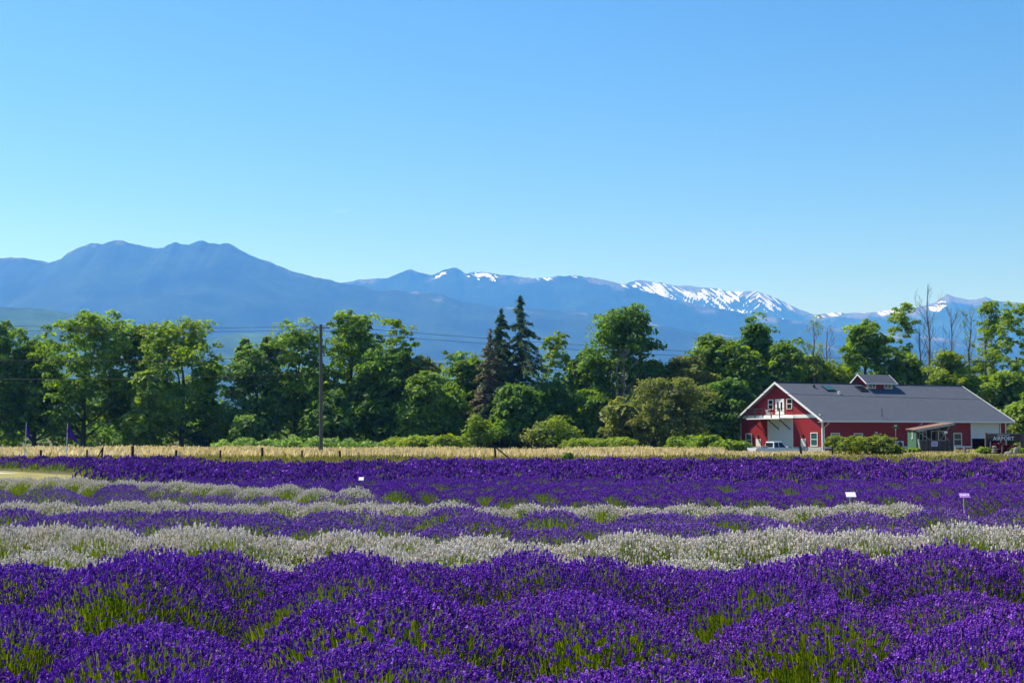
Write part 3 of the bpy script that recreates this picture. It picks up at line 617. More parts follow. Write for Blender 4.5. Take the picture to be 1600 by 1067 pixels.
G3 = ('purple mounds between the two white rows', 'violet lavender mound in the bed between the two nearer white rows')
G4 = ('white mounds of the second white row', 'white lavender mound in the second, thinner white row')
G5 = ('greyish purple mounds behind the second white row', 'greyish purple lavender mound behind the second white row')
G6 = ('white mounds of the farthest white row', 'small white lavender mound in the farthest white row at the left')
G7 = ('dark purple mounds along the front of the far bed', 'dark purple lavender mound at the near edge of the large far bed')
# nearest bed: crest row set by its humps, then rows towards the camera
for px, py in ((-60, 875), (40, 884), (140, 903), (255, 866), (345, 868), (445, 896), (555, 866), (655, 884), (745, 886), (835, 867), (930, 876), (1030, 886), (1110, 893), (1205, 886), (1300, 866), (1388, 893), (1475, 856), (1570, 868), (1660, 872)):
    y = 12.6+prng.uniform(-.25, .25); put(X(px, y), y, 1.0+prng.uniform(-.06, .1), (Z(py, y)-0.01)/0.72, 'purple', NEAR, G1[0], 'deep purple lavender mound in the nearest bed, right against the white lavender')
for i, y0 in enumerate((10.9, 9.3, 7.85, 6.55, 5.35, 4.3)):
    w = 0.36*y0+2.2; x = -w+((i*0.63) % 1.2)
    while x < w:
        put(x+prng.uniform(-.2, .2), y0+prng.uniform(-.3, .3)+0.10*x*(1 if i % 2 else -1)*0.5, 1.02+prng.uniform(-.1, .14), (0.95 if i < 3 else 0.9)+prng.uniform(-.22, .16), 'purple', NEAR, G1[0], 'deep purple lavender mound, %s row of the nearest bed counting from the white lavender' % ('second', 'third', 'fourth', 'fifth', 'sixth', 'frontmost')[i])
        x += 1.46+prng.uniform(-.2, .24)
for px, py in ((-70, 824), (20, 822), (75, 819), (160, 824), (232, 838), (290, 821), (350, 824), (430, 838), (490, 842), (545, 829), (620, 836), (700, 845), (752, 836), (830, 848), (905, 846), (975, 830), (1050, 838), (1130, 832), (1205, 824), (1270, 834), (1345, 828), (1420, 836), (1500, 817), (1570, 822), (1650, 820)):
    y = 16.6+prng.uniform(-.3, .3); put(X(px, y), y, 0.92+prng.uniform(-.06, .08), (Z(py, y)-0.0)/0.73, 'white', MIDV, G2[0], 'white lavender mound along the back of the broad white row')
w = 7.4; x = -w
while x < w:
    put(x+prng.uniform(-.2, .2), 15.0+prng.uniform(-.25, .25), 0.95+prng.uniform(-.1, .1), 0.78+prng.uniform(-.12, .12), 'white', MIDV, G2[0], 'white lavender mound along the front of the broad white row, touching the nearest purple bed'); x += 1.15
for i, y0 in enumerate((18.6, 20.1, 21.6, 23.1)):
    w = 0.36*y0+1.4; x = -w+((i*0.7) % 1.3)
    while x < w:
        put(x+prng.uniform(-.2, .2), y0+prng.uniform(-.3, .3), 1.0+prng.uniform(-.1, .14), (0.86 if i < 3 else 0.80)+prng.uniform(-.14, .12), 'purple', MIDV if prng.random() < .75 else SPARSE, G3[0], 'violet lavender mound in the %s row between the two nearer white rows' % ('frontmost', 'second', 'third', 'rearmost')[i]); x += 1.42+prng.uniform(-.15, .2)
def wave(px): return 24.9 + 1.0*math.sin(px/210.0)*0.5 - 0.0012*(800-px)*0.3
px = -40
while px < 1445:
    y = wave(px)+prng.uniform(-.2, .2); put(X(px, y), y, 0.88+prng.uniform(-.08, .08), 0.82+prng.uniform(-.06, .07), 'white', MIDV, *G4); px += 64+prng.uniform(-8, 10)
    if 1330 < px < 1372: px = 1385
def front_edge(x):        # front edge of the far bed, world y for a given x
    return float(np.interp(x, [-60, -26, -16.5, -15, -8, -2.5, 2.0, 16, 40], [74.5, 73.2, 61, 50, 37, 30.5, 27.2, 26.2, 26.2]))
for i, y0 in enumerate((26.4, 27.9, 29.5, 31.2, 33.0, 34.8)):
    x = -(0.36*y0+1.5)
    while x < 2.5:
        if y0 < front_edge(x)-1.6: put(x+prng.uniform(-.2, .2), y0+prng.uniform(-.3, .3), 0.98+prng.uniform(-.1, .1), 0.75+prng.uniform(-.10, .08), 'purple', SPARSE if prng.random() < .7 else MIDV, *G5)
        x += 1.4+prng.uniform(-.12, .2)
x = -15.4
while x < -2.6:
    put(x, float(np.interp(x, [-16, -9, -2.6], [40.5, 35.6, 29.4]))+prng.uniform(-.2, .2), 0.80+prng.uniform(-.08, .08), 0.88+prng.uniform(-.06, .08), 'white', MIDV, *G6); x += 0.80
# far bed: hedge-like rows that run away to the right
far = []
k = -60
while k < 60:
    x0 = k*1.85; y = 25.0
    while y < 80:
        x = x0 + 0.56*(y-26); fe = front_edge(x)
        lim = 72.5 if x/y*FPX+CXP > 640 else 66
        if x < -16.5: lim = 78
        ok = fe < y < lim
        if ok and abs(x) < 0.36*y+2: far.append((x+prng.uniform(-.12, .12), y+prng.uniform(-.2, .2)))
        y += 0.92
    k += 1
far.sort(key=lambda p: math.hypot(*p))
def bare_strip(x, y): p = x/y*FPX+CXP; return (43.5 < y < 47.5 and p > 1040 and (int(x*0.55) % 3)) or (62 < y < 70 and p > 1330)
nfl = max(0, 296-sum(1 for p in plants if p[5] == 'purple'))
for (x, y) in far[:nfl]:
    put(x, y, 0.76+prng.uniform(-.06, .1), 0.84+prng.uniform(-.1, .1), 'purple', MIDV if not bare_strip(x, y) else SPARSE, *G7)
plants.sort(key=lambda p: p[0])
for (d, x, y, sxy, sz, colour, vs, group, label) in plants:
    fm, sm = vs[prng.randrange(len(vs))]
    o = tag(empty('lavender_plant', (x, y, 0), prng.uniform(-.45, .45)), label, 'lavender', group); o.scale = (sxy*prng.uniform(.96, 1.06), sxy*prng.uniform(.96, 1.06), sz)
    a = link('flower_spikes', fm, o); tag(a, kind='stuff')
    if colour == 'white': a.material_slots[0].link = 'OBJECT'; a.material_slots[0].material = M['white_fl']
    elif group in (G3[0], G5[0]): a.material_slots[0].link = 'OBJECT'; a.material_slots[0].material = M['violet_fl']
    b = link('stalks', sm, o); tag(b, kind='stuff')
def far_field(pts):
    r = np.random.default_rng(77); fv = []; ff = []; ft = []; sv = []; sf = []; st = []; nf = ns = 0
    lib = [plant_data(1200+i, 98, 0.70, 0.60, [(0, .6), (.45, 1.0), (1.0, .2)], 3, 0.108, 0.069, 50, thin=0.12, lw=5) for i in range(4)]
    for (x, y) in pts:
        fl, gs = lib[r.integers(4)]; a = r.uniform(-.5, .5); c, s = math.cos(a), math.sin(a); Rm = np.array([[c, s, 0], [-s, c, 0], [0, 0, 1]])
        sc = np.array([0.92+0.2*r.random()]*2+[0.86+0.25*r.random()]); o = np.array([x, y, 0])
        if not bare_strip(x, y):
            fv.append(fl[0]@Rm*sc+o); ff.append(fl[1]+nf); ft.append(np.clip(fl[2]+r.normal()*0.07-0.16, 0, 1)); nf += len(fl[0])
        else: sc = sc*np.array([0.9, 0.9, 0.8])
        sv.append(gs[0]@Rm*sc+o); sf.append(gs[1]+ns); st.append(np.clip(gs[2]-0.1, 0, 1)); ns += len(gs[0])
    root = tag(empty('lavender_field'), 'large far bed of dark purple lavender in rows', kind='stuff')
    tag(link('flower_spikes', amesh('flower_spikes', np.concatenate(fv), np.concatenate(ff), M['purple'], {'tint': np.concatenate(ft)}), root), kind='stuff')
    tag(link('stalks', amesh('stalks', np.concatenate(sv), np.concatenate(sf), M['stalk'], {'tint': np.concatenate(st)}), root), kind='stuff')
far_field(far[nfl:])
print('PLANTS', len(plants), 'FAR', len(far)-nfl)
# ------------------------------------------------------------------ red barn
M['red'] = paint('red_siding', (0.265, 0.018, 0.021), 0.10, 1.5, 0.6, 0.25, 0.05, sc=(6, 6, 0.3))
M['wtrim'] = paint('white_trim', (0.78, 0.78, 0.76), 0.04, 2, 0.5, 0.3, 0)
M['wdoor'] = paint('white_steel_door', (0.62, 0.66, 0.70), 0.04, 2, 0.45, 0.35, 0)
def mat_roof():
    k = NT('asphalt_shingle'); n = k.noise(1.3, 6, 0.7); n2 = k.noise(9, 3, 0.6, sc=(1, 2.5, 1))
    c = k.mix(0.5, k.ramp(n, [(0.3, (0.066, 0.077, 0.100)), (0.7, (0.104, 0.116, 0.144))]), k.ramp(n2, [(0.35, (0.055, 0.068, 0.095)), (0.65, (0.115, 0.132, 0.172))]))
    k.base(c, 0.9, 0.15); k.bump(n2, 0.4, 0.03); return k.m
M['roof'] = mat_roof()
def mat_glass(name, col): k = NT(name); k.base(col, 0.06, 0.5); return k.m
M['glass'] = mat_glass('window_glass', (0.012, 0.018, 0.024)); M['tealglass'] = mat_glass('teal_glass', (0.03, 0.11, 0.10))
M['dark'] = paint('dark_metal', (0.03, 0.03, 0.035), 0.2, 5, 0.5, 0.3, 0)
M['conc'] = paint('concrete', (0.45, 0.44, 0.42), 0.15, 4, 0.9, 0.1, 0.2)
M['stone'] = paint('field_stone', (0.24, 0.22, 0.19), 0.3, 4, 0.9, 0.1, 0.4)
M['grey'] = paint('grey_metal', (0.35, 0.36, 0.37), 0.1, 5, 0.45, 0.4, 0, metal=0.4)
TH = R(25); cB, sB = math.cos(TH), math.sin(TH); BX, BY = 34.85, 160.0
BL, BW, BE, BO, ZE, ZR = 27.1, 16.1, 0.85, 0.62, 3.44, 8.02     # length, width, eave and rake overhang, eave-edge and ridge height
def fr(px, py, yo=0.0):
    u = U(px); x = (u*(BY+yo*cB)-BX+yo*sB)/(cB-u*sB); return x, Z(py, BY+x*sB+yo*cB)
def ga(px, py, xo=0.0):
    u = U(px); y = (BX+xo*cB-u*(BY+xo*sB))/(sB+u*cB); return y, Z(py, BY+xo*sB+y*cB)
def frz(py, x, yo=0.0): return Z(py, BY+x*sB+yo*cB)
barn = tag(empty('barn', (BX, BY, 0), TH), 'red barn with white trim, grey shingle roof and a small roof cupola', 'barn')
SL = (ZR-ZE)/(BW/2+BE)                                     # roof slope
def zroof(y): return ZE+SL*(y+BE) if y <= BW/2 else ZE+SL*(BW+BE-y)
WT = zroof(0)-0.12; ZB = -1.0
dx0, dzt = fr(1516.5, 661); dx1, _ = fr(1560.5, 661); dzm = frz(685, (dx0+dx1)/2)
m = MB(); m.box(0, dx0, 0, .16, ZB, WT); m.box(dx1, BL, 0, .16, ZB, WT); m.box(dx0, dx1, 0, .16, dzt, WT); m.build('wall', M['red'], barn)
for (x0, nm) in ((0.0, 'g'), (BL-.16, 'b')):
    m = MB(); pent = [(x0, .162, ZB), (x0, BW-.162, ZB), (x0, BW-.162, WT+.05), (x0, BW/2, ZR-.13), (x0, .162, WT+.05)]; m.prism(pent, (.16, 0, 0)); m.build('wall', M['red'], barn)
m = MB().box(0, BL, BW-.16, BW, ZB, WT).build('wall', M['red'], barn)
m = MB().box(.2, BL-.2, .2, BW-.2, -.75, -.6).build('floor', M['conc'], barn)
def slab(y0, y1):
    a, b = (-BO, BL+BO); z0, z1 = (ZE, ZR); m = MB(); m.prism([(a, y0, z0), (a, y1, z1), (a, y1, z1-.11), (a, y0, z0-.11)], (b-a, 0, 0)); return m.build('roof', M['roof'], barn)
roofF = slab(-BE, BW/2-.002); roofB = slab(BW+BE, BW/2+.002)
m = MB().bar((-BO, BW/2, ZR+.02), (BL+BO, BW/2, ZR+.02), .3, .06).build('ridge_cap', M['roof'], barn)
for xs in (-BO-.035, BL+BO+.035):                           # rake boards
    for (ya, yb) in ((-BE-.03, BW/2), (BW+BE+.03, BW/2)):
        m = MB(); m.prism([(xs-.03, ya, ZE-.22), (xs-.03, ya, ZE+.04), (xs-.03, yb, ZR+.05), (xs-.03, yb, ZR-.21)], (.06, 0, 0)); m.build('trim', M['wtrim'], barn)
for ys in (-BE-.07, BW+BE+.07):
    MB().box(-BO, BL+BO, ys-.05, ys+.05, ZE-.16, ZE+.01).build('gutter', M['wtrim'], barn)
def soffit(y0, y1):
    MB().box(-BO+.02, BL+BO-.02, y0, y1, ZE-.17, ZE-.13).build('soffit', M['wtrim'], barn)
soffit(-BE+.03, -.003)
# corner boards, belt board, base board
for (x, y) in ((-.03, -.03), (-.03, BW-.10), (BL-.10, -.03)):
    MB().box(x, x+.17, y, y+.17, ZB, WT-.1).build('trim', M['wtrim'], barn)
yb0, zb0 = ga(1275, 651.8); yb1, zb1 = ga(1160, 651.8); zbt = ga(1220, 648)[1]
MB().box(-.05, -.003, .3, BW-.3, zb0-.05, zbt-.02).build('trim', M['wtrim'], barn)
xw0 = .15; zs = frz(698.5, 12); MB().box(xw0, dx0-.15, -.05, -.003, zs-.11, zs+.11).build('trim', M['wtrim'], barn)
MB().box(-.07, -.003, .2, BW-.2, -.9, ga(1250, 698)[1]).build('foundation', M['conc'], barn)
# windows: frame part with pane sub-parts; plane 'f' = long wall, 'g' = gable wall
def win(px0, px1, py0, py1, plane, split='h', glass='glass', name='window', off=0.0, parent=None, fw=.10):
    if plane == 'f':
        a, zt = fr(px0, py0, off); b, zb = fr(px1, py1, off); zt = frz(py0, (a+b)/2, off); zb = frz(py1, (a+b)/2, off); P = lambda u0, u1, d0, d1, z0, z1: (u0, u1, off-d1, off-d0, z0, z1)
    else:
        b, zt = ga(px0, py0, off); a, zb = ga(px1, py1, off); zt = ga((px0+px1)/2, py0, off)[1]; zb = ga((px0+px1)/2, py1, off)[1]; P = lambda u0, u1, d0, d1, z0, z1: (off-d1, off-d0, u0, u1, z0, z1)
    m = MB(); m.box(*P(a, b, .002, .07, zt-fw, zt)); m.box(*P(a-.03, b+.03, .002, .10, zb, zb+fw)); m.box(*P(a, a+fw, .002, .07, zb+fw, zt-fw)); m.box(*P(b-fw, b, .002, .07, zb+fw, zt-fw))
    mid = (zb+zt)/2; mu = (a+b)/2
    if split == 'h': m.box(*P(a+fw, b-fw, .002, .06, mid-.035, mid+.035)); cells = [(a+fw, b-fw, zb+fw, mid-.035), (a+fw, b-fw, mid+.035, zt-fw)]
    elif split == 'v': m.box(*P(mu-.04, mu+.04, .002, .06, zb+fw, zt-fw)); cells = [(a+fw, mu-.04, zb+fw, zt-fw), (mu+.04, b-fw, zb+fw, zt-fw)]
    else: cells = [(a+fw, b-fw, zb+fw, zt-fw)]
    w = m.build(name, M['wtrim'], parent or barn)
    for (u0, u1, z0, z1) in cells: MB().box(*P(u0, u1, .004, .025, z0, z1)).build('pane', M[glass], w if parent is None else parent)
    return w
win(1200.3, 1208.3, 624.2, 640, 'g'); win(1229.3, 1237.8, 622.8, 639.2, 'g')
win(1164.8, 1174.2, 677, 697, 'g', glass='tealglass'); win(1266, 1277, 675.5, 697, 'g', glass='tealglass')
win(1296.8, 1310.6, 676.2, 697, 'f', glass='tealglass'); win(1332.8, 1346.6, 676.6, 697, 'f', glass='glass'); win(1487.8, 1500.8, 676.2, 696.5, 'f')
# gable double door
b, zt = ga(1211.8, 623.8); a, _ = ga(1225.3, 623.8); zb = ga(1218, 648)[1]; mu = (a+b)/2
m = MB(); m.box(-.07, -.002, a, b, zt-.14, zt); m.box(-.07, -.002, a, a+.16, zb, zt-.14); m.box(-.07, -.002, b-.16, b, zb, zt-.14); dd = m.build('door_frame', M['wtrim'], barn)
for (p, q) in ((a+.17, mu-.01), (mu+.01, b-.17)):
    w = .20; m = MB(); m.box(-.06, -.004, p, q, zb, zb+.45); m.box(-.06, -.004, p, q, zt-.36, zt-.15); m.box(-.06, -.004, p, p+w*.8, zb+.45, zt-.36); m.box(-.06, -.004, q-w*.8, q, zb+.45, zt-.36)
    leaf = m.build('door', M['wtrim'], barn); MB().box(-.03, -.006, p+w*.8, q-w*.8, zb+.45, zt-.36).build('pane', M['glass'], leaf)
# gable roll-up door with five sections
b, zt = ga(1200.6, 657.6); a, _ = ga(1237.4, 657.6); zb = -.62
gd = MB().box(-.012, -.002, a, b, zb, zt).build('garage_door', M['wdoor'], barn)
for i in range(6):
    z0 = zb+(zt-zb)*i/6; MB().box(-.05, -.014, a+.02, b-.02, z0+.012, z0+(zt-zb)/6-.012).build('panel', M['wdoor'], gd)
m = MB(); m.box(-.08, -.003, b+.002, b+.15, zb, zt+.14); m.box(-.08, -.003, a-.15, a-.002, zb, zt+.14); m.box(-.08, -.003, a, b, zt+.004, zt+.14); m.build('trim', M['wtrim'], barn)
# small service doors and lamps beside it
for (p0, p1, y0) in ((1180.8, 1188.2, 685.6), (1250.6, 1258.2, 685)):
    b, zt = ga(p0, y0); a, _ = ga(p1, y0); MB().box(-.06, -.002, a, b, -.6, zt).build('service_door', M['wtrim'], barn)
    yl = (a+b)/2; m = MB(); m.box(-.12, -.002, yl-.08, yl+.08, zt+.26, zt+.42); m.lathe((-.2, yl, zt+.14), [(.22, 0), (.20, .03), (.07, .12), (.05, .2)], 10); m.build('wall_lamp', M['dark'], barn)
# balcony over the roll-up door
y1b, zd = ga(1186.5, 652.5); y0b, _ = ga(1238.5, 652.5); zd = zb0; dep = 1.9
m = MB().box(-dep, -.06, y0b, y1b, zd-.16, zd-.02).build('balcony', M['wtrim'], barn); bal = m
rail = MB()
for y in np.linspace(y0b+.05, y1b-.05, 5): rail.bar((-dep+.05, y, zd-.02), (-dep+.05, y, zd+1.05), .09)
for zz in (.35, .7, 1.05): rail.bar((-dep+.05, y0b, zd+zz), (-dep+.05, y1b, zd+zz), .06 if zz < 1 else .09)
for ye in (y0b+.05, y1b-.05):
    for zz in (.35, .7, 1.05): rail.bar((-dep+.05, ye, zd+zz), (-.06, ye, zd+zz), .05)
rail.build('railing', M['dark'], bal)
for y in (y0b+.5, (y0b+y1b)/2-.6, y1b-.5): MB().bar((-dep+.25, y, zd-.16), (-.06, y, zd-1.35), .10).build('bracket', M['dark'], bal)
# long wall: roll-up door half open, downspouts, lamps
gd = MB().box(dx0+.02, dx1-.02, .05, .09, dzm, dzt-.002).build('garage_door', M['wdoor'], barn)
for i in range(4):
    z0 = dzm+(dzt-dzm)*i/4; MB().box(dx0+.05, dx1-.05, .02, .048, z0+.012, z0+(dzt-dzm)/4-.012).build('panel', M['wdoor'], gd)
m = MB(); m.box(dx0-.13, dx0-.002, -.06, -.003, -.9, dzt+.13); m.box(dx1+.002, dx1+.13, -.06, -.003, -.9, dzt+.13); m.box(dx0, dx1, -.06, -.003, dzt+.002, dzt+.13); m.build('trim', M['wtrim'], barn)
for px in (1286.5, 1431.5, 1569.0):
    x, _ = fr(px, 670); MB().tube([(x, -BE-.03, ZE-.14), (x, -BE-.03, ZE-.3), (x-.05, -.12, ZE-.75), (x-.05, -.12, -.8)], .055, 6).build('downspout', M['wtrim'], barn)
for (px, py) in ((1367, 676), (1381.5, 682)):
    x, z = fr(px, py); m = MB(); m.box(x-.12, x+.12, -.12, -.003, z-.1, z+.1); m.tube([(x, -.12, z), (x, -.26, z-.05)], [.05, .1], 8); m.build('wall_lamp', M['wtrim'], barn)
# skylights, vents on the front slope
def on_roof(px, py):
    # intersect the picture ray with the front roof plane (used once, to read the photo)
    u = U(px); lo, hi = -BE, BW/2
    for _ in range(40):
        y = (lo+hi)/2; x = (u*(BY+y*cB)-BX+y*sB)/(cB-u*sB); z = Z(py, BY+x*sB+y*cB)
        if z > zroof(y): lo = y
        else: hi = y
    return x, y
for (p, q, gl) in (((1288.5, 604), (1300.5, 611.4), 'tealglass'), ((1339.5, 604.8), (1352.5, 612), 'glass')):
    x0, ya = on_roof(*p); x1, yb = on_roof(*q); xm = (x0+x1)/2; w = .62; ya, yb = max(ya, yb), min(ya, yb)
    m = MB(); m.prism([(xm-w, yb, zroof(yb)-.02), (xm+w, yb, zroof(yb)-.02), (xm+w, ya, zroof(ya)-.02), (xm-w, ya, zroof(ya)-.02)], (0, -.05, .16)); s = m.build('skylight', M['dark'], barn)
    w2 = w-.08; y0, y1 = yb+.08, ya-.08; m = MB(); m.prism([(xm-w2, y0-.05, zroof(y0)+.15), (xm+w2, y0-.05, zroof(y0)+.15), (xm+w2, y1-.05, zroof(y1)+.15), (xm-w2, y1-.05, zroof(y1)+.15)], (0, -.005, .012)); m.build('pane', M[gl], s)
for (px, py, hh, rr, mt) in ((1272, 605.5, .3, .14, 'dark'), (1311, 615, .25, .16, 'wtrim'), (1377.5, 651, .95, .045, 'dark')):
    x, y = on_roof(px, py); z = zroof(y); m = MB(); m.lathe((x, y, z-.1), [(rr*1.3, 0), (rr, .12), (rr, .1+hh), (rr*.7, .12+hh)], 8); m.build('vent_pipe', M[mt], barn)
# cupola
cy = BW/2; cw = 1.15; cx0, cx1 = 12.0, 15.75; zc0 = zroof(cy-cw)-.3; zce = 8.30; zcr = 9.12
m = MB(); m.prism([(cx0, cy-cw, zc0), (cx0, cy+cw, zc0), (cx0, cy+cw, zce), (cx0, cy, zcr-.1), (cx0, cy-cw, zce)], (cx1-cx0, 0, 0)); cup = m.build('cupola', M['red'], barn)
sl2 = (zcr-zce)/cw; ov = .45
for sgn in (-1, 1):
    m = MB(); ye = cy+sgn*(cw+ov); ze = zce-sl2*ov+.06
    m.prism([(cx0-.5, ye, ze), (cx0-.5, cy+sgn*.001, zcr+.06), (cx0-.5, cy+sgn*.001, zcr-.03), (cx0-.5, ye, ze-.09)], (cx1-cx0+1.0, 0, 0)); m.build('roof', M['roof'], cup)
    for xs in (cx0-.53, cx1+.53):
        m = MB(); m.prism([(xs-.02, ye, ze-.14), (xs-.02, ye, ze+.03), (xs-.02, cy, zcr+.09), (xs-.02, cy, zcr-.08)], (.04, 0, 0)); m.build('trim', M['wtrim'], cup)
    MB().box(cx0-.5, cx1+.5, ye-.04+(-.045 if sgn < 0 else .045), ye+.04+(-.045 if sgn < 0 else .045), ze-.12, ze+.01).build('trim', M['wtrim'], cup)
for xs in (cx0-.02, cx1-.10): MB().box(xs, xs+.12, cy-cw-.03, cy-cw+.09, zc0, zce-.02).build('trim', M['wtrim'], cup)
for (x0, x1) in ((cx0+.14, cx0+1.24), (cx1-1.24, cx1-.14)):
    zt, zb, yf = zce-.05, zce-.88, cy-cw; m = MB(); m.box(x0, x1, yf-.07, yf-.002, zt-.09, zt); m.box(x0, x1, yf-.07, yf-.002, zb, zb+.09); m.box(x0, x0+.09, yf-.07, yf-.002, zb+.09, zt-.09); m.box(x1-.09, x1, yf-.07, yf-.002, zb+.09, zt-.09)
    xm = (x0+x1)/2; m.box(xm-.035, xm+.035, yf-.06, yf-.002, zb+.09, zt-.09); m.build('window', M['wtrim'], cup)
    for (u0, u1) in ((x0+.09, xm-.035), (xm+.035, x1-.09)): MB().box(u0, u1, yf-.03, yf-.004, zb+.09, zt-.09).build('pane', M['glass'], cup)
def bw(x, y, z=0): return (BX+x*cB-y*sB, BY+x*sB+y*cB, z)     # barn frame to world
# things at the barn
def chair():
    yc, _ = ga(1201.5, 645, -1.0); c = tag(empty('patio_chair', bw(-1.0, yc, zd), TH+R(20)), 'white plastic chair on the barn balcony', 'chair')
    MB().box(-.25, .25, -.25, .25, .40, .45).build('seat', M['wtrim'], c); m = MB(); m.prism([(-.25, .22, .45), (.25, .22, .45), (.25, .34, .95), (-.25, .34, .95)], (0, .05, 0)); m.build('backrest', M['wtrim'], c)
    for sx in (-1, 1):
        for sy in (-1, 1): MB().bar((sx*.22, sy*.22, 0), (sx*.2, sy*.2, .40), .05).build('leg', M['wtrim'], c)
    for sx in (-1, 1): m = MB(); m.bar((sx*.25, -.22, .62), (sx*.25, .28, .64), .06); m.bar((sx*.25, -.2, .45), (sx*.25, -.2, .62), .05); m.build('armrest', M['wtrim'], c)
chair()
xh, _ = fr(1404, 698, -.55)
hp = tag(empty('heat_pump', bw(xh, -.55, 0), TH), 'white heat pump unit with a round fan at the foot of the long red wall', 'heat pump')
bev(MB().box(-.48, .48, -.17, .17, .28, 1.15).build('housing', M['wdoor'], hp), .03)
m = MB(); m.lathe((0, 0, 0), [(.36, 0), (.36, .02), (.30, .03), (.05, .035), (.02, .05)], 20); f = m.build('fan_grille', M['dark'], hp); f.rotation_euler = (R(90), 0, 0); f.location = (-.08, -.172, .72)
for sx in (-1, 1): MB().box(sx*.36-.04, sx*.36+.04, -.16, .16, 0, .28).build('foot', M['grey'], hp)
# ------------------------------------------------------------------ pickup truck
M['carpaint'] = paint('white_car_paint', (0.70, 0.73, 0.76), 0.02, 2, 0.25, 0.5, 0)
M['rubber'] = paint('rubber', (0.02, 0.02, 0.02), 0.2, 8, 0.8, 0.2, 0); M['chrome'] = paint('chrome', (0.6, 0.6, 0.62), 0.05, 4, 0.2, 0.5, 0, metal=0.9)
M['redlens'] = paint('red_lens', (0.35, 0.01, 0.01), 0.1, 4, 0.2, 0.5, 0); M['clearlens'] = paint('clear_lens', (0.7, 0.7, 0.68), 0.05, 4, 0.1, 0.5, 0)
def truck(px, Y, rz):
    x = X(px, Y); t = tag(empty('pickup_truck', (x, Y, float(gz(x, Y))), rz), 'white pickup truck parked in front of the barn gable', 'truck')
    m = MB(); prof = [(-2.75, .48), (-2.75, 1.02), (-0.62, 1.02), (-0.62, 1.05), (1.15, 1.05), (1.25, 1.04), (2.55, .95), (2.72, .80), (2.75, .45), (2.1, .40), (-2.2, .40)]
    m.prism([(a, -.93, z) for a, z in prof], (0, 1.86, 0)); bev(m.build('body', M['carpaint'], t), .05, 3)
    m = MB(); g = [(-.62, 1.05), (-.50, 1.72), (.55, 1.74), (1.18, 1.05)]; gi = [(-.55, 1.05), (-.44, 1.68), (.50, 1.70), (1.08, 1.05)]
    lo = [(a, -.88, z) for a, z in g]; m.add([(a, s*(.88 if z < 1.2 else .70), z) for s in (-1, 1) for a, z in g], [(0, 1, 2, 3), (7, 6, 5, 4), (1, 5, 6, 2), (0, 4, 5, 1), (3, 2, 6, 7), (0, 3, 7, 4)]); bev(m.build('cab', M['carpaint'], t), .04, 3)
    for s in (-1, 1):
        f = lambda a, z: (a, s*((.88-(z-1.05)/(1.72-1.05)*.18)+.012), z)
        for q in ([(-.48, 1.12), (-.40, 1.62), (.02, 1.63), (.02, 1.12)], [(.10, 1.12), (.10, 1.63), (.50, 1.63), (.93, 1.12)]):
            m = MB(); m.prism([f(a, z) for a, z in q], (0, s*.006, 0)); m.build('side_window', M['glass'], t)
        m = MB(); m.box(.95, 1.1, s*1.0-.09, s*1.0+.09, 1.08, 1.24); bev(m.build('wing_mirror', M['carpaint'], t), .02)
        MB().box(2.66, 2.765, s*.72-.16, s*.72+.16, .70, .86).build('headlight', M['clearlens'], t)
        MB().box(-2.765, -2.70, s*.84-.07, s*.84+.07, .66, .96).build('tail_light', M['redlens'], t)
        for ax in (-1.75, 1.75):
            w = MB(); w.lathe((0, 0, -.12), [(.22, 0), (.36, .01), (.385, .06), (.385, .18), (.36, .23), (.22, .24)], 20); wo = w.build('wheel', M['rubber'], t); wo.rotation_euler = (R(90), 0, 0); wo.location = (ax, s*.83, .385)
            h = MB(); h.lathe((0, 0, -.125), [(.21, 0), (.20, .02), (.06, .03), (.06, .22), (.20, .23), (.21, .25)], 14); h.build('rim', M['chrome'], wo)
    m = MB(); m.prism([(.62, -.66, 1.69), (1.13, -.78, 1.10), (1.13, .78, 1.10), (.62, .66, 1.69)], (.03, 0, .02)); m.build('windscreen', M['glass'], t)
    m = MB(); m.prism([(-.61, -.70, 1.14), (-.535, -.62, 1.62), (-.535, .62, 1.62), (-.61, .70, 1.14)], (-.025, 0, 0)); m.build('rear_window', M['glass'], t)
    bev(MB().box(-2.90, -2.72, -.9, .9, .42, .58).build('bumper', M['chrome'], t), .03); bev(MB().box(2.72, 2.88, -.92, .92, .40, .60).build('bumper', M['chrome'], t), .03)
    for s in (-1, 1): MB().box(-2.7, -.66, s*.86-.06, s*.86+.06, 1.02, 1.08).build('bed_rail', M['carpaint'], t)
    m = MB(); m.box(-1.9, -1.0, -.5, .5, 1.0, 1.28); bev(m.build('cargo', M['deadwood'], t), .08)
truck(1208, 150.5, R(24))

# ------------------------------------------------------------------ shack
M['brown'] = paint('weathered_brown_board', (0.085, 0.055, 0.045), 0.35, 4, 0.85, 0.15, 0.3, sc=(4, 4, 0.4))
M['plank'] = paint('dark_weathered_plank', (0.12, 0.085, 0.070), 0.4, 5, 0.85, 0.15, 0.3, sc=(5, 5, 0.4))
M['green'] = paint('green_painted_board', (0.055, 0.14, 0.085), 0.12, 3, 0.7, 0.2, 0.1)
M['rust'] = paint('rusty_roof_sheet', (0.19, 0.115, 0.085), 0.3, 3, 0.75, 0.2, 0.2); M['fascia'] = paint('grey_fascia', (0.38, 0.42, 0.42), 0.15, 3, 0.7, 0.2, 0.1)
M['greywood'] = paint('grey_wood', (0.30, 0.27, 0.25), 0.25, 5, 0.85, 0.15, 0.3, sc=(5, 5, 0.5)); M['signwhite'] = paint('sign_white', (0.90, 0.88, 0.90), 0.04, 3, 0.5, 0.3, 0)
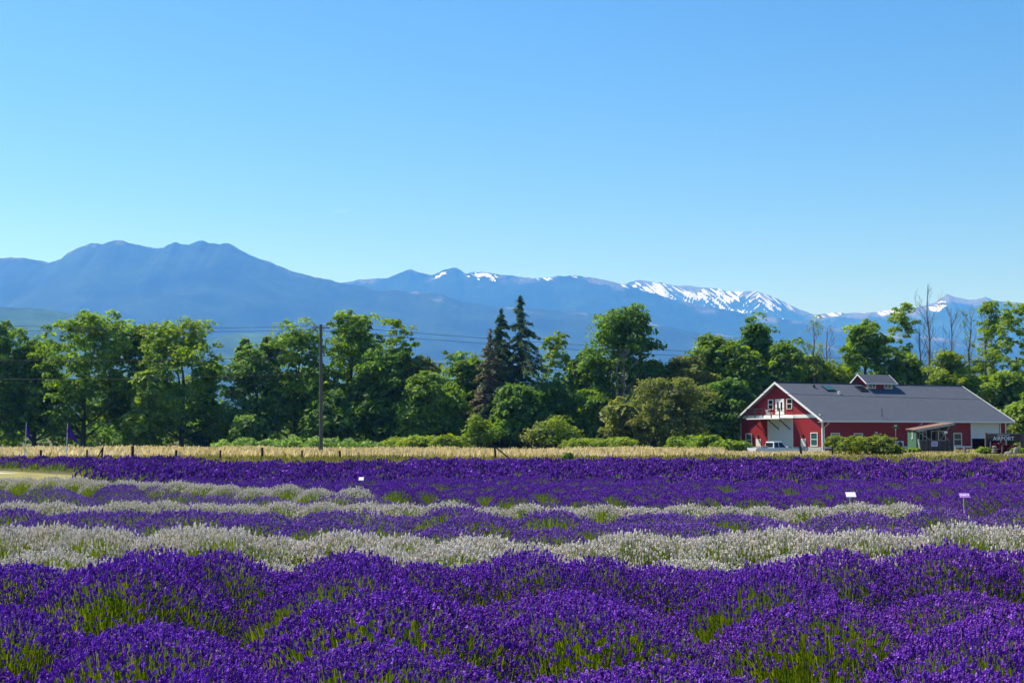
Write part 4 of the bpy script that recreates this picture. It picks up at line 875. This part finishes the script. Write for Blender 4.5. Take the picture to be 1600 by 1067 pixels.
M['violet'] = paint('violet_print', (0.16, 0.05, 0.42), 0.05, 3, 0.5, 0.3, 0); M['lilac'] = paint('lilac_board', (0.42, 0.20, 0.62), 0.06, 3, 0.5, 0.3, 0)
SY = 137.0; SX = X(1431, SY); sh = tag(empty('shack', (SX, SY, 0)), 'small weathered shack with a sloping rusty roof and plank porch in front of the barn', 'shack')
def sx(px, yo=0.0): return X(px, SY+yo)-SX
def szz(py, yo=0.0): return Z(py, SY+yo)
W0 = sx(1487.5); D = 3.0
m = MB(); n = 4
for i in range(n): MB().box(-.05, -.005, .02+i*D/n+.008, (i+1)*D/n-.008, .34, szz(673, 1.5)).build('side_board', M['green'], sh)
m = MB(); m.box(0, W0-.1, .0, D, .30, .38); m.build('floor', M['brown'], sh)
zl, zr = szz(672), szz(662.3)
m = MB(); m.prism([(.05, 1.55, .38), (W0-.15, 1.55, .38), (W0-.15, 1.55, zr-.14), (.05, 1.55, zl-.06)], (0, .08, 0)); m.build('wall', M['brown'], sh)
m = MB(); m.prism([(.0, D-.08, .3), (W0-.1, D-.08, .3), (W0-.1, D-.08, zr), (.0, D-.08, zl)], (0, .08, 0)); m.build('wall', M['brown'], sh)
m = MB(); m.prism([(W0-.14, 1.64, .38), (W0-.14, D-.1, .38), (W0-.14, D-.1, zr), (W0-.14, 1.64, zr-.1)], (.05, 0, 0)); m.build('wall', M['brown'], sh)
m = MB(); m.prism([(-.22, -.35, zl-.02), (W0+.05, -.35, zr+.03), (W0+.05, D+.1, zr+.13), (-.22, D+.1, zl+.07)], (0, 0, .07)); m.build('roof', M['rust'], sh)
m = MB(); m.prism([(-.12, -.40, zl-.16), (W0+.08, -.40, zr-.10), (W0+.08, -.40, zr+.05), (-.12, -.40, zl-.0)], (0, .045, 0)); m.build('fascia', M['fascia'], sh)
for px in (1432, 1461, 1484.5, 1487):
    x = sx(px); zt = zl+(zr-zl)*x/W0-.15; MB().box(x-.05, x+.05, -.06, .04, -.05, zt).build('post', M['plank'], sh)
npl = 22; xa, xb = sx(1433), sx(1486.5)
for i in range(npl):                                           # porch planks, one by one
    a = xa+(xb-xa)*i/npl; MB().box(a+.008, a+(xb-xa)/npl-.008, -.09, -.063, .36+.04*random.random(), szz(688)-.03+.05*random.random()).build('plank', M['plank'] if i % 3 else M['brown'], sh)
MB().box(xa, xb, -.062, -.02, szz(688)-.16, szz(688)-.06).build('rail', M['plank'], sh)
m = MB(); m.bar((sx(1464), -.1, szz(668.5)), (sx(1481), -.1, szz(689)), .07); m.build('brace', M['greywood'], sh)
m = MB(); m.bar((sx(1483), -.15, szz(664.5)), (sx(1467), -.15, szz(688)), .07); m.build('brace', M['greywood'], sh)
m = MB(); m.bar((sx(1437), -.1, szz(677)), (sx(1452), -.1, szz(688)), .09); m.build('brace', M['greywood'], sh)
def swin(p0, p1, q0, q1, split, glass):
    yo = 1.45; a, b, zt, zb = sx(p0, yo), sx(p1, yo), szz(q0, yo), szz(q1, yo); m = MB(); f = .06
    m.box(a, b, yo, yo+.09, zt-f, zt); m.box(a, b, yo, yo+.09, zb, zb+f); m.box(a, a+f, yo, yo+.09, zb+f, zt-f); m.box(b-f, b, yo, yo+.09, zb+f, zt-f); cells = [(a+f, b-f)]
    if split: c = (a+b)/2; m.box(c-.04, c+.04, yo, yo+.09, zb+f, zt-f); cells = [(a+f, c-.04), (c+.04, b-f)]
    w = m.build('window', M['wtrim'], sh)
    for (u, v) in cells: MB().box(u, v, yo+.05, yo+.07, zb+f, zt-f).build('pane', M[glass], w)
swin(1434.6, 1446.6, 673, 688.6, True, 'glass'); swin(1453.4, 1476.4, 672.8, 688.4, True, 'glass')
MB().box(sx(1435.5, 1.4), sx(1446, 1.4), 1.44, 1.5, .4, szz(690, 1.4)).build('half_door', M['wdoor'], sh)
def small_sign(name, p0, p1, q0, q1, yo, label, rows, Yb=SY, parent=None, mat='signwhite'):
    Yw = Yb+yo; a, b, zt, zb = X(p0, Yw), X(p1, Yw), Z(q0, Yw), Z(q1, Yw); o = tag(empty(name, ((a+b)/2, Yw, zb)), label, 'sign'); w, h = (b-a)/2, zt-zb
    bev(MB().box(-w, w, -.015, .015, 0, h).build('board', M[mat], o), .006, 1); return o, w, h
o, w, h = small_sign('porch_sign', 1453.6, 1463.4, 689.6, 697.2, -.12, 'small white notice with violet lettering on the shack porch planks', 3)
r_ = random.Random(4)
for j, zz in enumerate((.74, .50, .20)):
    x = -w*.86; m = MB()
    while x < w*.8: l = w*(.12+.16*r_.random()); m.box(x, min(x+l, w*.88), -.021, -.016, h*(zz-.09), h*(zz+.10)); x += l+w*.07
    m.build('lettering', M['violet'], o)
o, w, h = small_sign('hanging_sign', 1473.4, 1479.2, 673.6, 677, -.2, 'tiny pale sign hanging under the shack roof', 1)
m = MB(); m.bar((-w*.7, 0, h), (-w*.7, 0, h+.55), .015); m.bar((w*.7, 0, h), (w*.7, 0, h+.6), .015); m.build('hanger', M['dark'], o)
th = tag(empty('thermometer', (SX-.07, SY+1.25, szz(686.5))), 'long white thermometer on the green side of the shack', 'thermometer')
MB().box(-.02, .015, -.07, .07, .12, .82).build('scale_plate', M['wtrim'], th); m = MB(); m.lathe((0, 0, 0), [(.03, 0), (.09, .03), (.10, .1), (.05, .16)], 10); m.build('bulb', M['wtrim'], th)
# leaning poles, posts, street sign
def pole(name, p0, q0, p1, q1, Y, rad, mat, label, cat='pole', n=7):
    a = Vector((X(p0, Y), Y, Z(q0, Y))); b = Vector((X(p1, Y), Y, Z(q1, Y))); d = a-b; o = link(name, MB().tube([(0, 0, 0), d*0.5, d], [rad*1.1, rad, rad*.92], n).mesh(name, M[mat])); o.location = b; return tag(o, label, cat)
pole('leaning_pole', 1433.2, 686, 1436.5, 712, 134, .075, 'wtrim', 'white leaning pole in front of the shack porch', 'pole')
pole('leaning_pole', 1490, 698.5, 1493, 714.5, 132, .06, 'wtrim', 'short white leaning stake right of the shack', 'pole')
pole('gate_post', 1505.5, 697, 1505.5, 715, 128, .13, 'greywood', 'thick grey wooden post between the shack and the airport sign', 'post')
pole('stake', 1525.3, 700, 1525.3, 715, 127, .05, 'bark', 'thin dark stake left of the yellow shrub', 'post')
pole('wooden_post', 1563.6, 696, 1563.6, 713, 122.5, .07, 'rust', 'rusty brown post in front of the red leaved shrub', 'post')
ss = tag(empty('street_sign', (X(1398.5, 141), 141, 0)), 'green street name blades crossing on a thin pole by the barn', 'street sign')
MB().tube([(0, 0, -.2), (0, 0, 2.35)], .04, 8).build('pole', M['greywood'], ss); MB().lathe((0, 0, 2.3), [(.06, 0), (.07, .1), (.04, .18)], 8).build('bracket', M['grey'], ss)
for a in (R(12), R(100)):
    q = MB().box(-.36, .36, -.012, .012, 0, .17); b = q.build('name_blade', M['green'], ss); b.location = (0, 0, 2.48 if a < 1 else 2.66); b.rotation_euler = (0, 0, a)
MB().box(-.16, .02, -.05, -.03, 1.10, 1.22).build('marker_plate', M['wtrim'], ss)
# airport sign
AY = 125.5; ax0, ax1 = X(1539, AY), X(1595, AY); asn = tag(empty('airport_sign', ((ax0+ax1)/2, AY, 0)), 'weathered wooden sign board reading airport in white letters', 'sign')
hw_ = (ax1-ax0)/2; zt, zb = Z(678, AY), Z(689, AY)
for i in range(4):
    z0 = zb+(zt-zb)*i/4; MB().box(-hw_+.1, hw_-.1, -.04, .04, z0+.006, z0+(zt-zb)/4-.006).build('plank', M['brown'], asn)
MB().box(-hw_+.02, hw_-.02, -.09, .09, zt+.002, zt+.075).build('cap_board', M['greywood'], asn)
for s, w in ((-1, .09), (1, .16)): MB().box(s*hw_-w, s*hw_+w, -.1, .1, -.1, zt+.1).build('post', M['plank'], asn)
MB().box(-hw_+.32, -hw_+.40, -.07, .0, .4, zb).build('brace', M['greywood'], asn)
def lettering(txt, parent, cx, cz, width, height, y, mat, depth=.012):
    cu = bpy.data.curves.new('lettering', 'FONT'); cu.body = txt; cu.align_x = 'CENTER'; cu.align_y = 'CENTER'; cu.extrude = depth; cu.size = 1; cu.space_character = 1.12; cu.offset = 0.012
    o = link('lettering', cu, parent); cu.materials.append(M[mat]); bpy.context.view_layer.update(); d = o.dimensions
    me = bpy.data.meshes.new_from_object(o.evaluated_get(bpy.context.evaluated_depsgraph_get())); bpy.data.objects.remove(o); o = link('lettering', me, parent)
    o.rotation_euler = (R(90), 0, 0); o.scale = (width/max(d.x, .01), height/max(d.y, .01), 1); o.location = (cx, y, cz); return o
c0 = (ax0+ax1)/2
lettering('AIRPORT', asn, X(1566, AY)-c0, Z(685.2, AY), (1582.5-1549.5)/FPX*AY, .33, -.055, 'signwhite'); lettering('SEQUIM VALLEY', asn, X(1566, AY)-c0, Z(680, AY), 1.06, .13, -.055, 'signwhite')
for s, pc in ((-1, 1545), (1, 1588)):
    cx, cz = X(pc, AY)-c0, Z(684, AY); m = MB()
    for a in (35, 145): m.bar((cx-.2*math.cos(R(a)), -.045, cz-.2*math.sin(R(a))), (cx+.2*math.cos(R(a)), -.045, cz+.2*math.sin(R(a))), .05, .02)
    m.build('carved_cross', M['rust'], asn)
# shrubs and stones round the sign
T('shrub', 1538, 701.5, 13, 124.5, 'bush', 'lime', 'yellow leaved low shrub left of the airport sign', 80, 'shrub', lsize=0.14, clump=0.28, dens=1.3)
T('shrub', 1573, 694, 16, 125.8, 'bush', 'red_leaf', 'dark red leaved shrub under the airport sign', 81, 'shrub', lsize=0.15, clump=0.32, dens=1.2)
T('shrub', 1557, 695.5, 9, 125.2, 'bush', 'red_leaf', 'small bright red shrub beside the stacked stones', 82, 'shrub', lsize=0.14, clump=0.25)
T('shrub', 1592, 703, 10, 123.5, 'bush', 'locust', 'green weedy shrub under the right post of the airport sign', 83, 'shrub', lsize=0.14, clump=0.25)
T('shrub', 1588, 690, 8, 127, 'bush', 'deep', 'dark green climbing plant behind the right post of the airport sign', 84, 'shrub', lsize=0.16, clump=0.3)
T('shrub', 1425, 704, 9, 133.5, 'bush', 'lime', 'low weeds at the foot of the green shack side', 85, 'shrub', lsize=0.13, clump=0.22)
def rock(px, py, Y, w, h, label, seed, mat='stone'):
    r = np.random.default_rng(seed); bpy_m = bpy.data.meshes.new('rock'); d = []; n, k = 12, 7
    mb = MB(); prof = [(max(.03, math.sin(math.pi*(i+.6)/k*.52+.9)), i/(k-1)) for i in range(k)]
    mb.lathe((0, 0, -.05), [(w/2*math.cos(math.pi/2*(i/(k-1))**1.6)+.02, h*math.sin(math.pi/2*i/(k-1))) for i in range(k)], n)
    me = mb.mesh('rock', M[mat])
    for v in me.vertices: f = 1+.35*(vnoise(v.co.x*4/w+seed, v.co.y*4/w+v.co.z*3/h, seed)-.5); v.co = (v.co.x*f, v.co.y*f*.8, v.co.z*(.8+.4*f-.2))
    o = link('rock', me); o.location = (X(px, Y), Y, 0); o.rotation_euler = (0, 0, r.random()*3); return tag(o, label, 'rock', 'stones along the edge of the lot')
rock(1437, 711, 132.5, 0.75, .30, 'flat pale stone at the foot of the white leaning pole', 1); rock(1460, 711, 131.5, .8, .26, 'low grey stone in front of the middle of the shack porch', 2)
rock(1485, 711, 131.5, .7, .28, 'grey stone in front of the right end of the shack porch', 3); rock(1573, 711, 121.5, .8, .5, 'pale boulder right of the rusty brown post', 4); rock(1586, 707, 122, .6, .85, 'upright pale stone near the right edge', 5)
rock(1537, 714, 120.5, .7, .2, 'flat stone in front of the yellow leaved shrub', 6)
st = tag(empty('stone_stack', (X(1552, 123), 123, 0)), 'stack of pale round stones between the yellow and the red shrub', 'ornament')
for i, (rr, z0, hh) in enumerate(((.24, -.05, .33), (.27, .27, .2), (.26, .46, .25), (.20, .69, .2))):
    m = MB(); m.lathe((.03*(-1)**i, 0, z0), [(rr*.6, 0), (rr, hh*.3), (rr, hh*.65), (rr*.55, hh)], 10); m.build('stone', M['stone'], st)

# ------------------------------------------------------------------ utility pole and wires
PY = 121.0; PXX = X(502.5, PY); HP = Z(507, PY)
up = tag(empty('utility_pole', (PXX, PY, 0)), 'tall grey wooden utility pole standing in the dry meadow', 'utility pole')
MB().tube([(0, 0, -.3), (-.05, 0, HP*.5), (-.12, 0, HP)], [.175, .15, .125], 10).build('pole', M['polewood'], up)
MB().bar((-.85, 0, HP-.28), (.65, 0, HP-.28), .10, .12).build('crossarm', M['greywood'], up)
for xx in (-.78, .02, .58): MB().lathe((xx, 0, HP-.22), [(.03, 0), (.05, .05), (.06, .12), (.03, .17)], 8).build('insulator', M['wdoor'], up)
MB().lathe((-.08, -.24, HP-2.6), [(.03, 0), (.05, .04), (.05, .12), (.03, .16)], 8).build('cable_clamp', M['dark'], up)
EL = (-0.42*122, 122.0); ER = (X(1790, 168), 168.0)
def wire(zp, zl, zr, dxp, sagl, sagr, rad, label):
    pts = []
    for (a, b, s, n) in (((EL[0], EL[1], zl), (PXX+dxp, PY, zp), sagl, 14), ((PXX+dxp, PY, zp), (ER[0], ER[1], zr), sagr, 28)):
        for i in range(n+1):
            if pts and i == 0: continue
            t = i/n; pts.append((a[0]+(b[0]-a[0])*t, a[1]+(b[1]-a[1])*t, a[2]+(b[2]-a[2])*t-4*s*t*(1-t)))
    o = link('power_line', MB().tube(pts, rad, 5).mesh('power_line', M['dark'])); tag(o, label, 'power line', 'wires on the utility pole')
wire(HP-.10, Z(503, 122), 10.4, .58, .35, 1.0, .017, 'uppermost wire on the utility pole'); wire(HP-.45, Z(511, 122), 10.1, -.78, .3, 1.1, .017, 'second wire from the top of the utility pole')
wire(Z(556, PY), Z(560, 122), 6.9, 0, .3, .55, .017, 'third wire from the top of the utility pole'); wire(Z(583, PY), Z(590, 122), 5.7, 0, .3, .45, .020, 'lowest and thickest wire on the utility pole')

# ------------------------------------------------------------------ fence posts, flags, field signs
def fpost(px, q0, q1, Y, w, label, lean=0.0):
    h = Z(q0, Y); o = tag(empty('fence_post', (X(px, Y), Y, 0)), label, 'fence post', 'fence posts along the meadow')
    MB().tube([(0, 0, -.2), (lean*.5, 0, h*.5), (lean, 0, h)], [w*.52, w*.5, w*.46], 7).build('post', M['postwood'], o); return o
for (px, q0, w, label, ln) in ((66, 702.5, .17, 'short dark fence post between the two purple flags', 0), (138, 702.5, .13, 'thin fence post right of the second purple flag', 0), (161, 700, .15, 'fence post with a diagonal brace leaning on it', .05),
        (209, 697, .22, 'thick tall fence post, stoutest of the left row', 0), (277, 702.5, .18, 'dark fence post second right of the braced post', 0), (345, 703, .14, 'thin fence post left of the gap in the trees', .04),
        (411, 699, .18, 'fence post left of the utility pole', 0), (473, 703, .13, 'short fence post close to the utility pole on its left', 0), (533, 704, .17, 'slightly leaning fence post right of the utility pole', -.08),
        (775, 697, .16, 'fence post with a long brace in the middle of the meadow', -.1), (1251, 696.5, .2, 'dark leaning fence post in front of the barn gable', -.12), (1299, 697.5, .16, 'fence post at the left edge of the wide rounded bush', 0)):
    o = fpost(px, q0, 716, 100 if px < 1200 else 116, w, label, ln)
    if px == 161: MB().bar((-.42, -.05, 0), (.10, -.05, Z(699, 100)), .07).build('brace', M['postwood'], o)
    if px == 775: MB().bar((1.05, -.05, .1), (-.02, -.05, Z(698.5, 100)), .09).build('brace', M['postwood'], o)
M['flag'] = leafy('purple_flag_cloth', [(0, (0.09, 0.018, 0.26)), (1, (0.13, 0.03, 0.36))], 0.3)
def flag(px, q0, Y, fpts, label):
    h = Z(q0, Y); o = tag(empty('flag', (X(px, Y), Y, 0)), label, 'flag', 'purple flags')
    MB().tube([(0, 0, -.2), (.03, 0, h*.5), (.06, 0, h)], [.032, .028, .02], 8).build('pole', M['wtrim'], o)
    nu, nv = 10, 8; V = []; F = []                              # cloth hangs from the pole top and droops to a point
    for i in range(nu+1):
        s = i/nu
        for j in range(nv+1):
            t = j/nv; a = Vector(fpts[0]).lerp(Vector(fpts[1]), t); b = Vector(fpts[2]); p = a.lerp(b, s)
            V.append((p.x, .10*math.sin(7*s+3*t)*s+.05*math.sin(9*t), p.z + .03*math.sin(5*t+s*4)))
    for i in range(nu):
        for j in range(nv): q = i*(nv+1)+j; F.append((q, q+1, q+nv+2, q+nv+1))
    me = amesh('cloth', np.array(V), np.array(F), M['flag'], {'tint': np.full(len(F), .5)}, True); c = link('cloth', me, o); s = c.modifiers.new('cloth_thickness', 'SOLIDIFY'); s.thickness = .006
def FP(px, py, ref, Y): return ((px-ref)/FPX*Y, 0, Z(py, Y))
flag(41, 659.5, 100, (FP(43, 661, 41, 100), FP(43.5, 680, 41, 100), FP(54.5, 697.5, 41, 100)), 'purple flag hanging slack on the left white pole'); flag(105.5, 661, 100, (FP(107, 663, 105.5, 100), FP(106.5, 682, 105.5, 100), FP(128, 697, 105.5, 100)), 'purple flag blown to the right on the second white pole')
def field_sign(px, q0, q1, Y, w, board, label, text=None, tilt=0.0):
    zt, zb = Z(q0, Y), Z(q1, Y); o = tag(empty('field_sign', (X(px, Y), Y, 0)), label, 'sign', 'field name signs')
    hs_ = 0.72*(zt-zb); zm = (zt+zb)/2; wb = w*.86/FPX*Y/2
    MB().bar((0, .03, -.1), (0, .03, zm-.02), .03).build('stake', M['greywood'], o)
    b = bev(MB().box(-wb, wb, -.008, .008, -hs_*.62, hs_*.62).build('board', M[board], o), .004, 1); b.rotation_euler = (R(-48), tilt, 0); b.location = (0, 0, zm)
    if text: lettering(text, b, 0, 0, wb*1.55, hs_*.62, -.011, 'signwhite', .002)
field_sign(565.5, 743.5, 751.5, 33.5, 9, 'signwhite', 'small white sign in the purple bed on the left'); field_sign(1327, 766, 778, 26.3, 17.5, 'signwhite', 'blank white sign board behind the second white row'); field_sign(1504, 767.5, 779, 26.2, 18.5, 'lilac', 'lilac sign board reading Field 14', 'Field 14')
# low white rail at the end of the bed
lf = tag(empty('low_rail_fence', (X(620, 71.8), 71.8, 0)), 'low white board fence on dark posts at the far end of the lavender', 'fence')
for i in range(4):
    x = (-10+i*8.4)/FPX*71.8; MB().box(x-.03, x+.03, -.04, .04, -.1, Z(721, 71.8)).build('post', M['bark'], lf)
    if i < 3: MB().box(x+.045, x+8.4/FPX*71.8-.045, -.02, .02, Z(727.5, 71.8), Z(722, 71.8)).build('board', M['signwhite'], lf)
T('weed', 887, 706, 3.6, 88, 'bush', 'deep', 'dark upright weed at the back edge of the far bed', 90, 'plant', lsize=0.09, clump=0.16)
# ------------------------------------------------------------------ a wisp of cloud
k = NT('cloud_vapour'); k.n.remove(k.p); v = k.new('ShaderNodeVolumePrincipled'); v.inputs['Color'].default_value = (1, 1, 1, 1); k.l(v.outputs[0], k.out.inputs['Volume'])
nn = k.noise(0.012, 5, 0.6, sc=(0.6, 0.6, 1.4)); k.l(k.math('MULTIPLY', k.math('MAXIMUM', k.math('SUBTRACT', nn, 0.50), 0.0), 0.035), v.inputs['Density'])
CY = 19500.0
me = bpy.data.meshes.new('cloud'); mb = MB(); mb.lathe((0, 0, 0), [(1, 0)], 3); mb = MB()
mb.lathe((0, 0, -1), [(.05, 0), (.6, .2), (.92, .6), (1, 1), (.92, 1.4), (.6, 1.8), (.05, 2)], 16); cl = mb.build('cloud', k.m); cl.scale = (150, 120, 45); cl.location = (X(530, CY), CY, Z(326, CY)); cl.rotation_euler = (0, R(-6), 0); tag(cl, kind='structure')
